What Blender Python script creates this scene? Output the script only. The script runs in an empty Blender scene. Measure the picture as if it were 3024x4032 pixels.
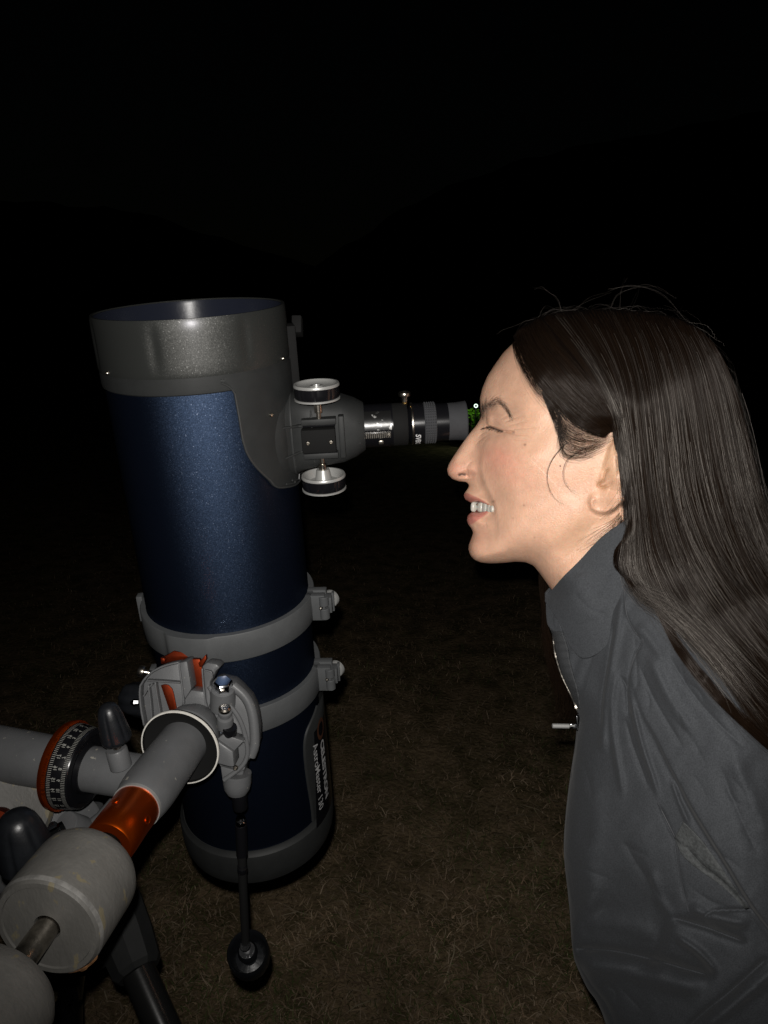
import bpy, bmesh, math, random
import numpy as np
from mathutils import Vector, Matrix
random.seed(7); rng = np.random.default_rng(7)
S = bpy.context.scene
# ------------------------------------------------------------------ camera, sky, flash, exposure
F = 2900.0                       # focal length in pixels of the 3024 x 4032 photograph
PITCH = math.radians(12); CAM = np.array([0, 0, 1.38])
cd = bpy.data.cameras.new('camera'); cam = bpy.data.objects.new('camera', cd); S.collection.objects.link(cam)
cd.sensor_fit = 'VERTICAL'; cd.sensor_height = 36; cd.sensor_width = 27; cd.lens = 36*F/4032
cd.clip_start = 0.02; cd.clip_end = 2500
cam.location = CAM; cam.rotation_euler = (math.pi/2 - PITCH, 0, 0); S.camera = cam
S.render.resolution_x = 768; S.render.resolution_y = 1024
w = bpy.data.worlds.new("World"); S.world = w; w.use_nodes = True
sk = w.node_tree.nodes.new('ShaderNodeTexSky'); sk.sky_type = 'NISHITA'; sk.sun_disc = False
sk.sun_elevation = math.radians(2); sk.sun_rotation = math.radians(160)
w.node_tree.links.new(sk.outputs[0], w.node_tree.nodes['Background'].inputs[0])
w.node_tree.nodes['Background'].inputs[1].default_value = 0.0003
S.view_settings.view_transform = 'Standard'; S.view_settings.look = 'None'
S.view_settings.exposure = 0; S.view_settings.gamma = 1; S.view_settings.use_curve_mapping = False
XA = np.array([1., 0, 0]); UA = np.array([0, math.sin(PITCH), math.cos(PITCH)]); FA = np.array([0, math.cos(PITCH), -math.sin(PITCH)])
MC = np.stack([XA, UA, FA])      # camera-space rows -> world
def W(p): return np.asarray(p, float) @ MC + CAM
def WD(d): return np.asarray(d, float) @ MC
def C(px, py, d): return np.stack([(np.asarray(px, float)-1512)/F*d, -(np.asarray(py, float)-2016)/F*d, np.asarray(d, float)*np.ones_like(np.asarray(px, float))], -1)
def P(px, py, d): return W(C(px, py, d))
fl = bpy.data.lights.new('phone_flash', 'SPOT'); fo = bpy.data.objects.new('phone_flash', fl); S.collection.objects.link(fo)
fl.energy = 25.5; fl.color = (1, .965, .92); fl.shadow_soft_size = .0035; fl.spot_size = math.radians(104); fl.spot_blend = 1.0
fpos = W([-.006, .020, 0]); fo.location = fpos
fo.rotation_euler = Vector(W([.06, .02, .66]) - fpos).to_track_quat('-Z', 'Y').to_euler()

# ------------------------------------------------------------------ materials
def mat(name, col, rough=.5, metal=0, bump=0, bscale=200, var=0, vscale=20, spec=.5, speck=None, coat=0, col2=None, attr=False, sss=0, sheen=0, em=None, stretch=None, flake=0, fla=.22):
    m = bpy.data.materials.new(name); m.use_nodes = True; nt = m.node_tree; b = nt.nodes['Principled BSDF']
    b.inputs['Base Color'].default_value = (*col, 1); b.inputs['Roughness'].default_value = rough; b.inputs['Metallic'].default_value = metal
    b.inputs['Specular IOR Level'].default_value = spec; b.inputs['Coat Weight'].default_value = coat; b.inputs['Coat Roughness'].default_value = .25
    tc = nt.nodes.new('ShaderNodeTexCoord'); src = tc.outputs['Object']
    if stretch:
        mp = nt.nodes.new('ShaderNodeMapping'); mp.inputs['Scale'].default_value = stretch; nt.links.new(src, mp.inputs[0]); src = mp.outputs[0]
    cs = None
    if attr:
        a = nt.nodes.new('ShaderNodeAttribute'); a.attribute_name = 'tone'; cs = a.outputs['Color']
    if var or col2:
        n = nt.nodes.new('ShaderNodeTexNoise'); n.inputs['Scale'].default_value = vscale; n.inputs['Detail'].default_value = 8; n.inputs['Roughness'].default_value = .65; nt.links.new(src, n.inputs[0])
        r = nt.nodes.new('ShaderNodeValToRGB'); c2 = col2 or tuple(c*(1-var) for c in col)
        r.color_ramp.elements[0].position = .38; r.color_ramp.elements[1].position = .62
        r.color_ramp.elements[0].color = (*c2, 1); r.color_ramp.elements[1].color = (*col, 1)
        nt.links.new(n.outputs[0], r.inputs[0])
        if cs is not None:
            mx = nt.nodes.new('ShaderNodeMix'); mx.data_type = 'RGBA'; mx.blend_type = 'MULTIPLY'; mx.inputs[0].default_value = 1
            nt.links.new(cs, mx.inputs[6]); nt.links.new(r.outputs[0], mx.inputs[7]); cs = mx.outputs[2]
        else: cs = r.outputs[0]
    if speck:                    # (scale, threshold, colour): chips, dust
        n2 = nt.nodes.new('ShaderNodeTexNoise'); n2.inputs['Scale'].default_value = speck[0]; n2.inputs['Detail'].default_value = 3; nt.links.new(src, n2.inputs[0])
        r2 = nt.nodes.new('ShaderNodeValToRGB'); r2.color_ramp.elements[0].position = speck[1]; r2.color_ramp.elements[1].position = speck[1]+.03
        r2.color_ramp.elements[0].color = (0, 0, 0, 1); nt.links.new(n2.outputs[0], r2.inputs[0])
        mx = nt.nodes.new('ShaderNodeMix'); mx.data_type = 'RGBA'; nt.links.new(r2.outputs[0], mx.inputs[0])
        if cs is not None: nt.links.new(cs, mx.inputs[6])
        else: mx.inputs[6].default_value = (*col, 1)
        mx.inputs[7].default_value = (*speck[2], 1); cs = mx.outputs[2]
    if cs is not None: nt.links.new(cs, b.inputs['Base Color'])
    nrm = None
    if flake:
        v = nt.nodes.new('ShaderNodeTexVoronoi'); v.inputs['Scale'].default_value = flake; nt.links.new(src, v.inputs[0])
        vm = nt.nodes.new('ShaderNodeVectorMath'); vm.operation = 'MULTIPLY_ADD'; vm.inputs[1].default_value = (fla, fla, fla); vm.inputs[2].default_value = (-fla/2, -fla/2, -fla/2)
        nt.links.new(v.outputs['Color'], vm.inputs[0]); g = nt.nodes.new('ShaderNodeNewGeometry')
        va = nt.nodes.new('ShaderNodeVectorMath'); va.operation = 'ADD'; nt.links.new(vm.outputs[0], va.inputs[0]); nt.links.new(g.outputs['Normal'], va.inputs[1])
        vn = nt.nodes.new('ShaderNodeVectorMath'); vn.operation = 'NORMALIZE'; nt.links.new(va.outputs[0], vn.inputs[0]); nrm = vn.outputs[0]
    if bump:
        n = nt.nodes.new('ShaderNodeTexNoise'); n.inputs['Scale'].default_value = bscale; n.inputs['Detail'].default_value = 5; nt.links.new(src, n.inputs[0])
        bp = nt.nodes.new('ShaderNodeBump'); bp.inputs['Distance'].default_value = bump; bp.inputs['Strength'].default_value = 1; nt.links.new(n.outputs[0], bp.inputs['Height'])
        if nrm is not None: nt.links.new(nrm, bp.inputs['Normal'])
        nrm = bp.outputs[0]
    if nrm is not None: nt.links.new(nrm, b.inputs['Normal'])
    if sss:
        b.inputs['Subsurface Weight'].default_value = sss; b.inputs['Subsurface Radius'].default_value = (1, .35, .2); b.inputs['Subsurface Scale'].default_value = .004
    if sheen: b.inputs['Sheen Weight'].default_value = sheen; b.inputs['Sheen Roughness'].default_value = .4
    if em: b.inputs['Emission Color'].default_value = (*em[0], 1); b.inputs['Emission Strength'].default_value = em[1]
    return m
M = {}
M['blue'] = mat('metallic blue paint', (.055, .082, .145), .44, .95, speck=(900, .70, (.10, .14, .2)), flake=1500, coat=.03, var=.2, vscale=500)
M_front_old = mat('dark grey metallic plastic', (.065, .066, .062), .46, .5, speck=(1200, .70, (.12, .12, .12)), flake=1600, var=.2, vscale=300)
def flakemat(name, gl, df, rough, scale, fla):
    m = bpy.data.materials.new(name); m.use_nodes = True; nt = m.node_tree; nt.nodes.clear(); N = nt.nodes.new; L = nt.links.new
    o = N('ShaderNodeOutputMaterial'); g = N('ShaderNodeBsdfAnisotropic'); g.distribution = 'BECKMANN'; g.inputs['Roughness'].default_value = rough
    d = N('ShaderNodeBsdfDiffuse'); d.inputs[0].default_value = (*df, 1); a = N('ShaderNodeAddShader'); c = N('ShaderNodeBsdfAnisotropic'); c.inputs['Color'].default_value = (.012, .012, .013, 1); c.inputs['Roughness'].default_value = .28; a2 = N('ShaderNodeAddShader')
    tc = N('ShaderNodeTexCoord'); v = N('ShaderNodeTexVoronoi'); v.inputs['Scale'].default_value = scale; L(tc.outputs['Object'], v.inputs[0])
    vm = N('ShaderNodeVectorMath'); vm.operation = 'MULTIPLY_ADD'; vm.inputs[1].default_value = (fla,)*3; vm.inputs[2].default_value = (-fla/2,)*3; L(v.outputs['Color'], vm.inputs[0]); ge = N('ShaderNodeNewGeometry')
    va = N('ShaderNodeVectorMath'); va.operation = 'ADD'; L(vm.outputs[0], va.inputs[0]); L(ge.outputs['Normal'], va.inputs[1]); vn = N('ShaderNodeVectorMath'); vn.operation = 'NORMALIZE'; L(va.outputs[0], vn.inputs[0]); L(vn.outputs[0], g.inputs['Normal'])
    n = N('ShaderNodeTexNoise'); n.inputs['Scale'].default_value = scale*.7; n.inputs['Detail'].default_value = 2; L(tc.outputs['Object'], n.inputs[0]); rp = N('ShaderNodeValToRGB'); e = rp.color_ramp.elements
    e[0].position = .35; e[0].color = (*[x*.65 for x in gl], 1); e[1].position = .62; e[1].color = (*[x*1.25 for x in gl], 1); q = e.new(.70); q.color = (*[x*1.5+.02 for x in gl], 1); q = e.new(.74); q.color = (*[x*2.5+.12 for x in gl], 1); L(n.outputs[0], rp.inputs[0]); L(rp.outputs[0], g.inputs['Color'])
    L(g.outputs[0], a.inputs[0]); L(d.outputs[0], a.inputs[1]); L(a.outputs[0], a2.inputs[0]); L(c.outputs[0], a2.inputs[1]); L(a2.outputs[0], o.inputs[0]); return m
M['blue'] = flakemat('metallic blue paint', (.020, .032, .058), (.002, .003, .006), .58, 1500, .09)
M['front'] = flakemat('dark grey metallic plastic', (.026, .0258, .0245), (.020, .021, .020), .52, 1500, .10)
M['dplastic'] = mat('dark grey satin plastic', (.019, .020, .020), .58, 0, spec=.25, bump=.00006, bscale=1500, var=.15, vscale=60)
M['inner'] = mat('tube inside paint', (.012, .014, .022), .25, 0, spec=.12, bump=.0002, bscale=60)
M['grey'] = mat('grey cast paint', (.096, .098, .101), .48, 0, spec=.25, bump=.00012, bscale=900, var=.15, vscale=40, speck=(190, .70, (.24, .23, .2)), coat=.06)
M['ring'] = mat('grey ring paint', (.070, .073, .075), .55, 0, spec=.2, bump=.00008, bscale=900, var=.12, vscale=50, speck=(150, .76, (.3, .28, .25)))
M['weight'] = mat('worn grey weight paint', (.112, .108, .10), .55, 0, bump=.0003, bscale=500, var=.3, vscale=60, col2=(.092, .089, .082), speck=(120, .635, (.15, .13, .085)), spec=.3, stretch=(1, 1, .45))
M['edgew'] = mat('rubbed weight edge', (.19, .185, .175), .5, 0, var=.45, vscale=120)
M['rust'] = mat('rust on the weight rim', (.2, .09, .03), .8, 0, bump=.0003, bscale=900, var=.5, vscale=200)
M['white'] = mat('white ring edge', (.62, .6, .55), .5, var=.15, vscale=200)
M['black'] = mat('matte black', (.006, .006, .006), .8, 0, spec=.15, bump=.00005, bscale=1200)
M['rubber'] = mat('black rubber knob', (.009, .010, .012), .36, 0, spec=.4, bump=.0001, bscale=500, var=.3, vscale=90)
M['gloss'] = mat('gloss black barrel', (.005, .005, .006), .22, 0, spec=.4, bump=.00002, bscale=800)
M['orange'] = mat('anodised orange', (.55, .078, .003), .34, .95, bump=.00002, bscale=300, stretch=(1, 1, 6))
M['orange2'] = mat('anodised red orange', (.12, .014, .002), .5, .9, bump=.00006, bscale=300, var=.25, vscale=90)
M['chrome'] = mat('chrome', (.75, .76, .78), .12, 1, bump=.00003, bscale=200)
M['steel'] = mat('worn steel', (.5, .46, .4), .28, 1, bump=.0001, bscale=700, var=.4, vscale=200)
M['silver'] = mat('silver plastic knob', (.30, .30, .29), .38, .35, bump=.00005, bscale=900)
M['legm'] = mat('black enamel tripod leg', (.06, .06, .06), .22, .8, bump=.00003, bscale=300)
M['brass'] = mat('brass', (.6, .4, .14), .3, 1)
M['cup'] = mat('grey rubber eyecup', (.036, .037, .040), .8, 0, spec=.2, bump=.0001, bscale=700, var=.15, vscale=60)
M['print'] = mat('white print', (.5, .5, .5), .5)
M['tick'] = mat('dial print', (.22, .22, .2), .5)
M['dimprint'] = mat('grey white print', (.34, .34, .34), .6, spec=.2)
M['oprint'] = mat('orange print', (.05, .018, .008), .5)
M['worn'] = mat('worn bare patch', (.012, .012, .012), .3, .3, speck=(90, .56, (.34, .34, .33)), bump=.0001, bscale=200)
M['skin'] = mat('skin', (1, 1, 1), .38, 0, bump=.0005, bscale=900, attr=True, sss=.3, var=.10, vscale=130, spec=.45)
M['teeth'] = mat('teeth', (.46, .44, .39), .25, 0, sss=.2)
M['jacket'] = mat('charcoal shell fabric', (.050, .0535, .059), .85, 0, bump=.0014, bscale=42, var=.38, vscale=1100, sheen=.05, spec=.2)
M['seam'] = mat('jacket seam', (.03, .032, .036), .7, bump=.0002, bscale=1500)
M['lining'] = mat('ribbed dark lining', (.035, .037, .04), .8, 0, bump=.0006, bscale=500, stretch=(1, 1, 5))
M['mesh'] = mat('grey mesh fabric', (.056, .060, .061), .8, 0, bump=.0005, bscale=420, var=.5, vscale=420, attr=False)
M['hairbase'] = mat('dark hair mass', (.004, .0025, .002), .95, 0, spec=.03, bump=.0015, bscale=60, stretch=(6, 6, .5))
M['trouser'] = mat('black trousers', (.012, .012, .014), .8, bump=.0003, bscale=500)
def hairmat(name, dif, ref, rough=.14, off=-9):
    m = bpy.data.materials.new(name); m.use_nodes = True; nt = m.node_tree; nt.nodes.clear(); N = nt.nodes.new; L = nt.links.new
    o = N('ShaderNodeOutputMaterial'); h = N('ShaderNodeBsdfHair'); h.component = 'Reflection'; h.inputs['Offset'].default_value = math.radians(off); h.inputs['RoughnessU'].default_value = rough; h.inputs['RoughnessV'].default_value = .9
    ci = N('ShaderNodeHairInfo'); rp = N('ShaderNodeValToRGB'); e = rp.color_ramp.elements; e[0].color = (*[c*.12 for c in ref], 1); e[1].color = (*[c*2.2 for c in ref], 1); e[1].position = .95; q = e.new(.75); q.color = (*[c*.8 for c in ref], 1)
    L(ci.outputs['Random'], rp.inputs[0]); L(rp.outputs[0], h.inputs['Color']); d = N('ShaderNodeBsdfDiffuse'); r2 = N('ShaderNodeValToRGB'); e = r2.color_ramp.elements; e[0].color = (*[c*.5 for c in dif], 1); e[1].color = (*[c*1.9 for c in dif], 1)
    mu = N('ShaderNodeMath'); mu.operation = 'MULTIPLY'; mu.inputs[1].default_value = 7.31; fr_ = N('ShaderNodeMath'); fr_.operation = 'FRACT'; L(ci.outputs['Random'], mu.inputs[0]); L(mu.outputs[0], fr_.inputs[0]); L(fr_.outputs[0], r2.inputs[0]); L(r2.outputs[0], d.inputs[0])
    a = N('ShaderNodeAddShader'); L(h.outputs[0], a.inputs[0]); L(d.outputs[0], a.inputs[1]); L(a.outputs[0], o.inputs[0]); return m
M['hair'] = hairmat('near black hair', (.0062, .0034, .0019), (.018, .0165, .0155), .10, -14)
M['loose'] = hairmat('loose hair', (.008, .006, .005), (.12, .11, .10), .3, -4)
M['browhair'] = hairmat('eyebrow hair', (.016, .011, .009), (.02, .018, .016))

# ------------------------------------------------------------------ object helpers
def link(o): S.collection.objects.link(o)
def tag(o, label=None, cat=None, group=None, kind=None):
    if label: o['label'] = label
    if cat: o['category'] = cat
    if group: o['group'] = group
    if kind: o['kind'] = kind
    return o
def thing(name, loc, label, cat, group=None):
    o = bpy.data.objects.new(name, None); link(o); o.location = loc; o.empty_display_size = .02
    o['o'] = [float(x) for x in loc]; return tag(o, label, cat, group)
def org(o):
    if o is None: return np.zeros(3)
    return ORG.get(o.name, np.zeros(3))
ORG = {}
def mk(name, v, f, m, parent=None, smooth=True, sharp=35, bev=0, tone=None, weld=False, thick=0):
    """v: world-space vertices. Vertices are stored relative to the thing's base."""
    v = np.asarray(v, float)
    if parent is None:
        o0 = np.array([v[:, 0].mean(), v[:, 1].mean(), v[:, 2].min()])
    elif parent.name in ORG: o0 = ORG[parent.name]
    else: o0 = np.array(parent['o']); ORG[parent.name] = o0
    if parent is not None and 'o' in parent.keys(): o0 = np.array(parent['o'])
    me = bpy.data.meshes.new(name); vl = v - o0
    if isinstance(f, np.ndarray):
        k = f.shape[1]; me.vertices.add(len(vl)); me.vertices.foreach_set('co', vl.astype(np.float32).ravel())
        me.loops.add(f.size); me.loops.foreach_set('vertex_index', f.astype(np.int32).ravel())
        me.polygons.add(len(f)); me.polygons.foreach_set('loop_start', np.arange(0, f.size, k, dtype=np.int32))
        me.update(calc_edges=True); me.validate()
    else:
        me.from_pydata(vl.tolist(), [], f); me.update()
    if tone is not None:
        a = me.color_attributes.new('tone', 'FLOAT_COLOR', 'POINT'); c = np.ones((len(v), 4), np.float32); c[:, :3] = tone; a.data.foreach_set('color', c.ravel())
    o = bpy.data.objects.new(name, me); link(o)
    if weld or bev:
        b = bmesh.new(); b.from_mesh(me); bmesh.ops.remove_doubles(b, verts=b.verts, dist=1e-6); bmesh.ops.recalc_face_normals(b, faces=b.faces)
        if bev:
            es = [e for e in b.edges if len(e.link_faces) == 2 and e.calc_face_angle(0) > .5]
            bmesh.ops.bevel(b, geom=es, offset=bev, segments=2, affect='EDGES', profile=.5, clamp_overlap=True)
        b.to_mesh(me); b.free()
    if smooth:
        me.shade_smooth()
        if sharp: me.set_sharp_from_angle(angle=math.radians(sharp))
    if m is not None: me.materials.append(m)
    if parent is not None: o.parent = parent; ORG[o.name] = o0
    else: o.location = o0; ORG[o.name] = o0
    if thick:
        s = o.modifiers.new('t', 'SOLIDIFY'); s.thickness = thick; s.offset = -1
    return o
def unit(a): a = np.asarray(a, float); return a/np.linalg.norm(a)
def frame(a, ref=None):
    a = unit(a); r = np.array([0, 0, 1.]) if ref is None else np.asarray(ref, float)
    if abs(a @ unit(r)) > .98: r = np.array([1., 0, 0])
    u = unit(np.cross(r, a)); return u, np.cross(a, u), a
class MB:
    def __init__(s): s.v = []; s.f = []
    def add(s, v, f):
        n = len(s.v); s.v += [list(p) for p in v]; s.f += [[i+n for i in q] for q in f]
    def lathe(s, o, a, prof, seg=48, ref=None, fl=None, a0=0, a1=2*math.pi):
        o = np.asarray(o, float); u, w_, a = frame(a, ref); full = abs(a1-a0-2*math.pi) < 1e-6
        n = seg if full else seg+1; v = []
        for r, h in prof:
            for k in range(n):
                t = a0+(a1-a0)*k/seg; rr = r if fl is None else r*fl(t, h)
                v.append(o+a*h+(u*math.cos(t)+w_*math.sin(t))*rr)
        f = []
        for i in range(len(prof)-1):
            for k in range(seg):
                k2 = (k+1) % n; f.append([i*n+k, i*n+k2, (i+1)*n+k2, (i+1)*n+k])
        s.add(v, f); return s
    def box(s, c, ax, hs):
        c = np.asarray(c, float); v = []
        for i in (-1, 1):
            for j in (-1, 1):
                for k in (-1, 1): v.append(c+ax[0]*hs[0]*i+ax[1]*hs[1]*j+ax[2]*hs[2]*k)
        s.add(v, [[0, 1, 3, 2], [4, 6, 7, 5], [0, 4, 5, 1], [2, 3, 7, 6], [0, 2, 6, 4], [1, 5, 7, 3]]); return s
    def prism(s, pts, d):
        """pts: (n,3) outline, extruded by vector d"""
        pts = np.asarray(pts, float); n = len(pts); v = list(pts)+list(pts+d)
        s.add(v, [list(range(n))[::-1], list(range(n, 2*n))]+[[i, (i+1) % n, n+(i+1) % n, n+i] for i in range(n)]); return s
    def tube(s, pts, r, seg=10):
        pts = np.asarray(pts, float); n = len(pts); rs = np.broadcast_to(r, (n,)); v = []; u0 = None
        for i in range(n):
            t = unit(pts[min(i+1, n-1)]-pts[max(i-1, 0)])
            if u0 is None: u0, w0, _ = frame(t)
            u0 = unit(u0-t*(u0@t)); w0 = np.cross(t, u0)
            v += [pts[i]+(u0*math.cos(2*math.pi*k/seg)+w0*math.sin(2*math.pi*k/seg))*rs[i] for k in range(seg)]
        f = [[i*seg+k, i*seg+(k+1) % seg, (i+1)*seg+(k+1) % seg, (i+1)*seg+k] for i in range(n-1) for k in range(seg)]
        f += [list(range(seg))[::-1], list(range((n-1)*seg, n*seg))]
        s.add(v, f); return s
    def build(s, name, m, parent=None, **k): return mk(name, np.array(s.v), s.f, m, parent, **k)
def lathe(name, o, a, prof, m, parent=None, seg=48, ref=None, fl=None, **k): return MB().lathe(o, a, prof, seg, ref, fl).build(name, m, parent, weld=True, **k)
def box(name, c, ax, hs, m, parent=None, bev=.001, **k): return MB().box(c, ax, hs).build(name, m, parent, bev=bev, **k)
def tube(name, pts, r, m, parent=None, seg=12, **k): return MB().tube(pts, r, seg).build(name, m, parent, **k)
def smoothpoly(pts, n=60, closed=False):
    """Catmull-Rom resample by arc length"""
    p = np.asarray(pts, float); k = len(p); out = []
    q = np.concatenate([p[-1:], p, p[:2]]) if closed else np.concatenate([2*p[:1]-p[1:2], p, 2*p[-1:]-p[-2:-1]])
    m = k if closed else k-1
    for i in range(m):
        a, b, c, d = q[i], q[i+1], q[i+2], q[i+3]
        for t in np.linspace(0, 1, 12, endpoint=False): out.append(.5*((2*b)+(-a+c)*t+(2*a-5*b+4*c-d)*t*t+(-a+3*b-3*c+d)*t**3))
    out.append(p[0] if closed else p[-1]); out = np.array(out)
    L = np.concatenate([[0], np.cumsum(np.linalg.norm(np.diff(out, axis=0), axis=1))]); t = np.linspace(0, L[-1], n, endpoint=not closed)
    return np.stack([np.interp(t, L, out[:, j]) for j in range(out.shape[1])], 1)
def textmesh(txt, size, bold=0, shear=0):
    c = bpy.data.curves.new('t', 'FONT'); c.body = txt; c.size = size; c.offset = bold; c.shear = shear; c.fill_mode = 'FRONT'; c.resolution_u = 4
    c.align_x = 'CENTER'; c.align_y = 'CENTER'
    o = bpy.data.objects.new('t', c); link(o); bpy.context.view_layer.update()
    me = bpy.data.meshes.new_from_object(o); v = np.array([list(x.co) for x in me.vertices]); f = [list(p.vertices) for p in me.polygons]
    bpy.data.objects.remove(o); bpy.data.meshes.remove(me); bpy.data.curves.remove(c); return v, f

# ------------------------------------------------------------------ GROUND
g = 700.; gv = []; NG = 200
xs = np.sign(np.linspace(-1, 1, NG))*np.abs(np.linspace(-1, 1, NG))**3*g
X, Y = np.meshgrid(xs, xs+2); Zg = .012*np.sin(X*3.1+1)*np.cos(Y*2.3)+.008*np.sin(X*7+Y*5); Zg *= np.exp(-((X**2+Y**2)/200))
gv = np.stack([X, Y, Zg], -1).reshape(-1, 3); idx = np.arange(NG*NG).reshape(NG, NG)
gf = np.stack([idx[:-1, :-1], idx[:-1, 1:], idx[1:, 1:], idx[1:, :-1]], -1).reshape(-1, 4)
mg = mat('dry trampled soil', (.34, .25, .15), .95, 0, bump=.01, bscale=60, vscale=9, col2=(.12, .10, .05), spec=.1)
def ridge_line(name, prof, d, base_d):
    pf = smoothpoly(prof, 90); rr_ = np.random.default_rng(len(name)); crest = np.array([P(x, y+6*math.sin(x/37)+4*math.sin(x/13+1)+rr_.normal(0, 2), d) for x, y in pf]); v = []
    for c in crest:
        dr = np.array([c[0], c[1], 0])/math.hypot(c[0], c[1])
        for t in np.linspace(0, 1, 14): p = c*np.array([t, t, 0])+dr*0; rad = base_d+(math.hypot(c[0], c[1])-base_d)*t; v.append([dr[0]*rad, dr[1]*rad, -1+(c[2]+1)*(t**1.25)])
        v.append([c[0]+dr[0]*150, c[1]+dr[1]*150, -2])
    n = 15; o = mk(name, np.array(v), [[i*n+j, (i+1)*n+j, (i+1)*n+j+1, i*n+j+1] for i in range(len(crest)-1) for j in range(n-1)], mat('dark hillside', (.02, .025, .015), 1, spec=0, var=.5, vscale=.05)); return tag(o, kind='structure')
ridge_line('hills', [(-2500, 700), (-900, 720), (0, 790), (500, 830), (900, 950), (1250, 1050), (1600, 1180), (2300, 1300), (3600, 1360)], 600., 180.)
ridge_line('hills', [(-600, 1370), (500, 1250), (1100, 1090), (1300, 1010), (1650, 790), (2100, 620), (2600, 520), (3024, 440), (3900, 380), (5200, 420)], 480., 170.)
og = mk('ground', gv, gf, mg); og.location = og.location; tag(og, kind='structure')
def gz(x, y): return (.012*np.sin(x*3.1+1)*np.cos(y*2.3)+.008*np.sin(x*7+y*5))*np.exp(-((x**2+y**2)/200))
def blades(name, N, hmin, hmax, wid, lie, cols, y0, y1, label, cat, clump=0):
    r = rng; y = y0+(y1-y0)*r.random(N)**1.7; x = (r.random(N)*2-1)*(.75*y+.5)
    if clump:
        nz = np.sin(x*5+np.sin(y*3))*np.sin(y*4.3+x*2)+.5*np.sin(x*13+y*9); keep = nz+r.normal(0, .4, N) > clump; x = x[keep]; y = y[keep]; N = len(x)
    L = hmin+(hmax-hmin)*r.random(N)**2; az = r.random(N)*2*math.pi; el = np.abs(r.normal(0, lie, N)); el = np.clip(el, 0, 1.4)
    d = np.stack([np.cos(az)*np.cos(el), np.sin(az)*np.cos(el), np.sin(el)], -1); sd = np.stack([-np.sin(az), np.cos(az), np.zeros(N)], -1)
    b = np.stack([x, y, gz(x, y)+.001+r.random(N)*.012], -1); bend = r.normal(0, .25, N)[:, None]
    wv = (wid*(.5+r.random(N)))[:, None]; vs = []
    for t, ww in ((0, 1), (.5, .85), (1, .1)):
        c = b+d*(L*t)[:, None]+sd*bend*(L*t*t)[:, None]; c[:, 2] += (.25*L*np.sin(math.pi*t))*.4-(t*t)*L*.2*np.sin(el)
        c[:, 2] = np.maximum(c[:, 2], gz(c[:, 0], c[:, 1])+.001)
        vs += [c-sd*wv*ww, c+sd*wv*ww]
    v = np.stack(vs, 1).reshape(-1, 3); k = np.arange(N)[:, None]*6
    f = np.concatenate([k+np.array([[0, 1, 3, 2]]), k+np.array([[2, 3, 5, 4]])])
    cc = np.array(cols)[r.integers(0, len(cols), N)]*(.55+.7*r.random(N))[:, None]*(.62+.55*np.clip(.5+.5*np.sin(x*9+2*np.sin(y*6))*np.sin(y*8+1.5*np.sin(x*7))+r.normal(0, .15, N), 0, 1.2))[:, None]; tone = np.repeat(cc, 6, 0)
    o = mk(name, v, f, M['blade'], smooth=False, tone=tone); return tag(o, label, cat, kind='stuff')
M['blade'] = mat('grass blades', (1, 1, 1), .8, attr=True, spec=.15)
blades('dead_grass', 260000, .008, .045, .0011, .35, [(.42, .31, .20), (.30, .22, .13), (.52, .40, .28), (.22, .16, .09), (.38, .26, .17)], 1.0, 8, 'short dry brown grass litter covering the dark field', 'dry grass')
blades('green_grass', 95000, .012, .05, .001, .5, [(.13, .17, .055), (.18, .21, .08), (.11, .14, .05)], 1.0, 7, 'sparse green grass growing through the brown litter', 'grass', clump=.25)
blades('straw', 420, .05, .14, .0013, .12, [(.5, .42, .28), (.4, .32, .2), (.55, .46, .32)], 1.1, 5, 'loose pale straw stalks lying on the field', 'straw')

# ------------------------------------------------------------------ TELESCOPE
top = C(745, 1212, .645); bot = C(1026, 3250, .865); T = unit(top-bot); TL = np.linalg.norm(top-bot)
TW = WD(T); TB = W(bot); TR = .081
NV = np.array([0, 0, -1.]); NF = unit(NV-T*(NV@T)); NR = np.cross(NF, T); NR = NR if NR[0] > 0 else -NR     # near-facing and right-facing directions about the tube
NFW, NRW = WD(NF), WD(NR)
def cyl(phi, h, R): return TB+TW*h+(NFW*math.cos(phi)+NRW*math.sin(phi))*R     # phi 0 = facing the photographer, + to the right
def cylv(phi, h, R):
    phi = np.asarray(phi)[..., None]; h = np.asarray(h)[..., None]; R = np.asarray(R)[..., None]*1.0
    return TB+TW*h+(NFW*np.cos(phi)+NRW*np.sin(phi))*R
def cylhit(px, py, R):
    d = C(px, py, 1.); o = -bot; A = d-T*(d@T); B = o-T*(o@T); a = A@A; b = 2*A@B; c = B@B-R*R
    disc = b*b-4*a*c; t = (-b-math.sqrt(max(disc, 0)))/(2*a); p = d*t-bot; h = p@T; q = p-T*h
    return math.atan2(q@NR, q@NF), h
tel = thing('telescope', TB, 'blue metallic reflecting telescope with dark grey front ring standing almost upright', 'telescope')
mo = MB().lathe(TB, TW, [(TR, .03), (TR, TL-.02)], 128)
mo.build('tube', M['blue'], tel, weld=True)
lathe('tube_lining', TB, TW, [(.0803, TL-.0012), (.0798, TL-.004), (.0795, TL-.02), (TR-.003, TL-.03), (TR-.003, .05)], M['inner'], tel, 96, thick=0)
lathe('primary_mirror', TB, TW, [(.0001, .052), (.065, .055)], M['chrome'], tel, 64)
FL = lambda t, h: 1-.012*max(0, math.cos(7*t+.9))**14*(1 if TL-.036 < h < TL-.008 else 0)
lathe('front_ring', TB, TW, [(TR-.001, TL-.054), (.0815, TL-.052), (.0833, TL-.0455), (.0838, TL-.042), (.0838, TL-.034), (.0838, TL-.026), (.0838, TL-.018), (.0838, TL-.010), (.0835, TL-.003), (.0828, TL), (.0808, TL), (.0802, TL-.001)], M['front'], tel, 288, fl=FL)
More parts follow.
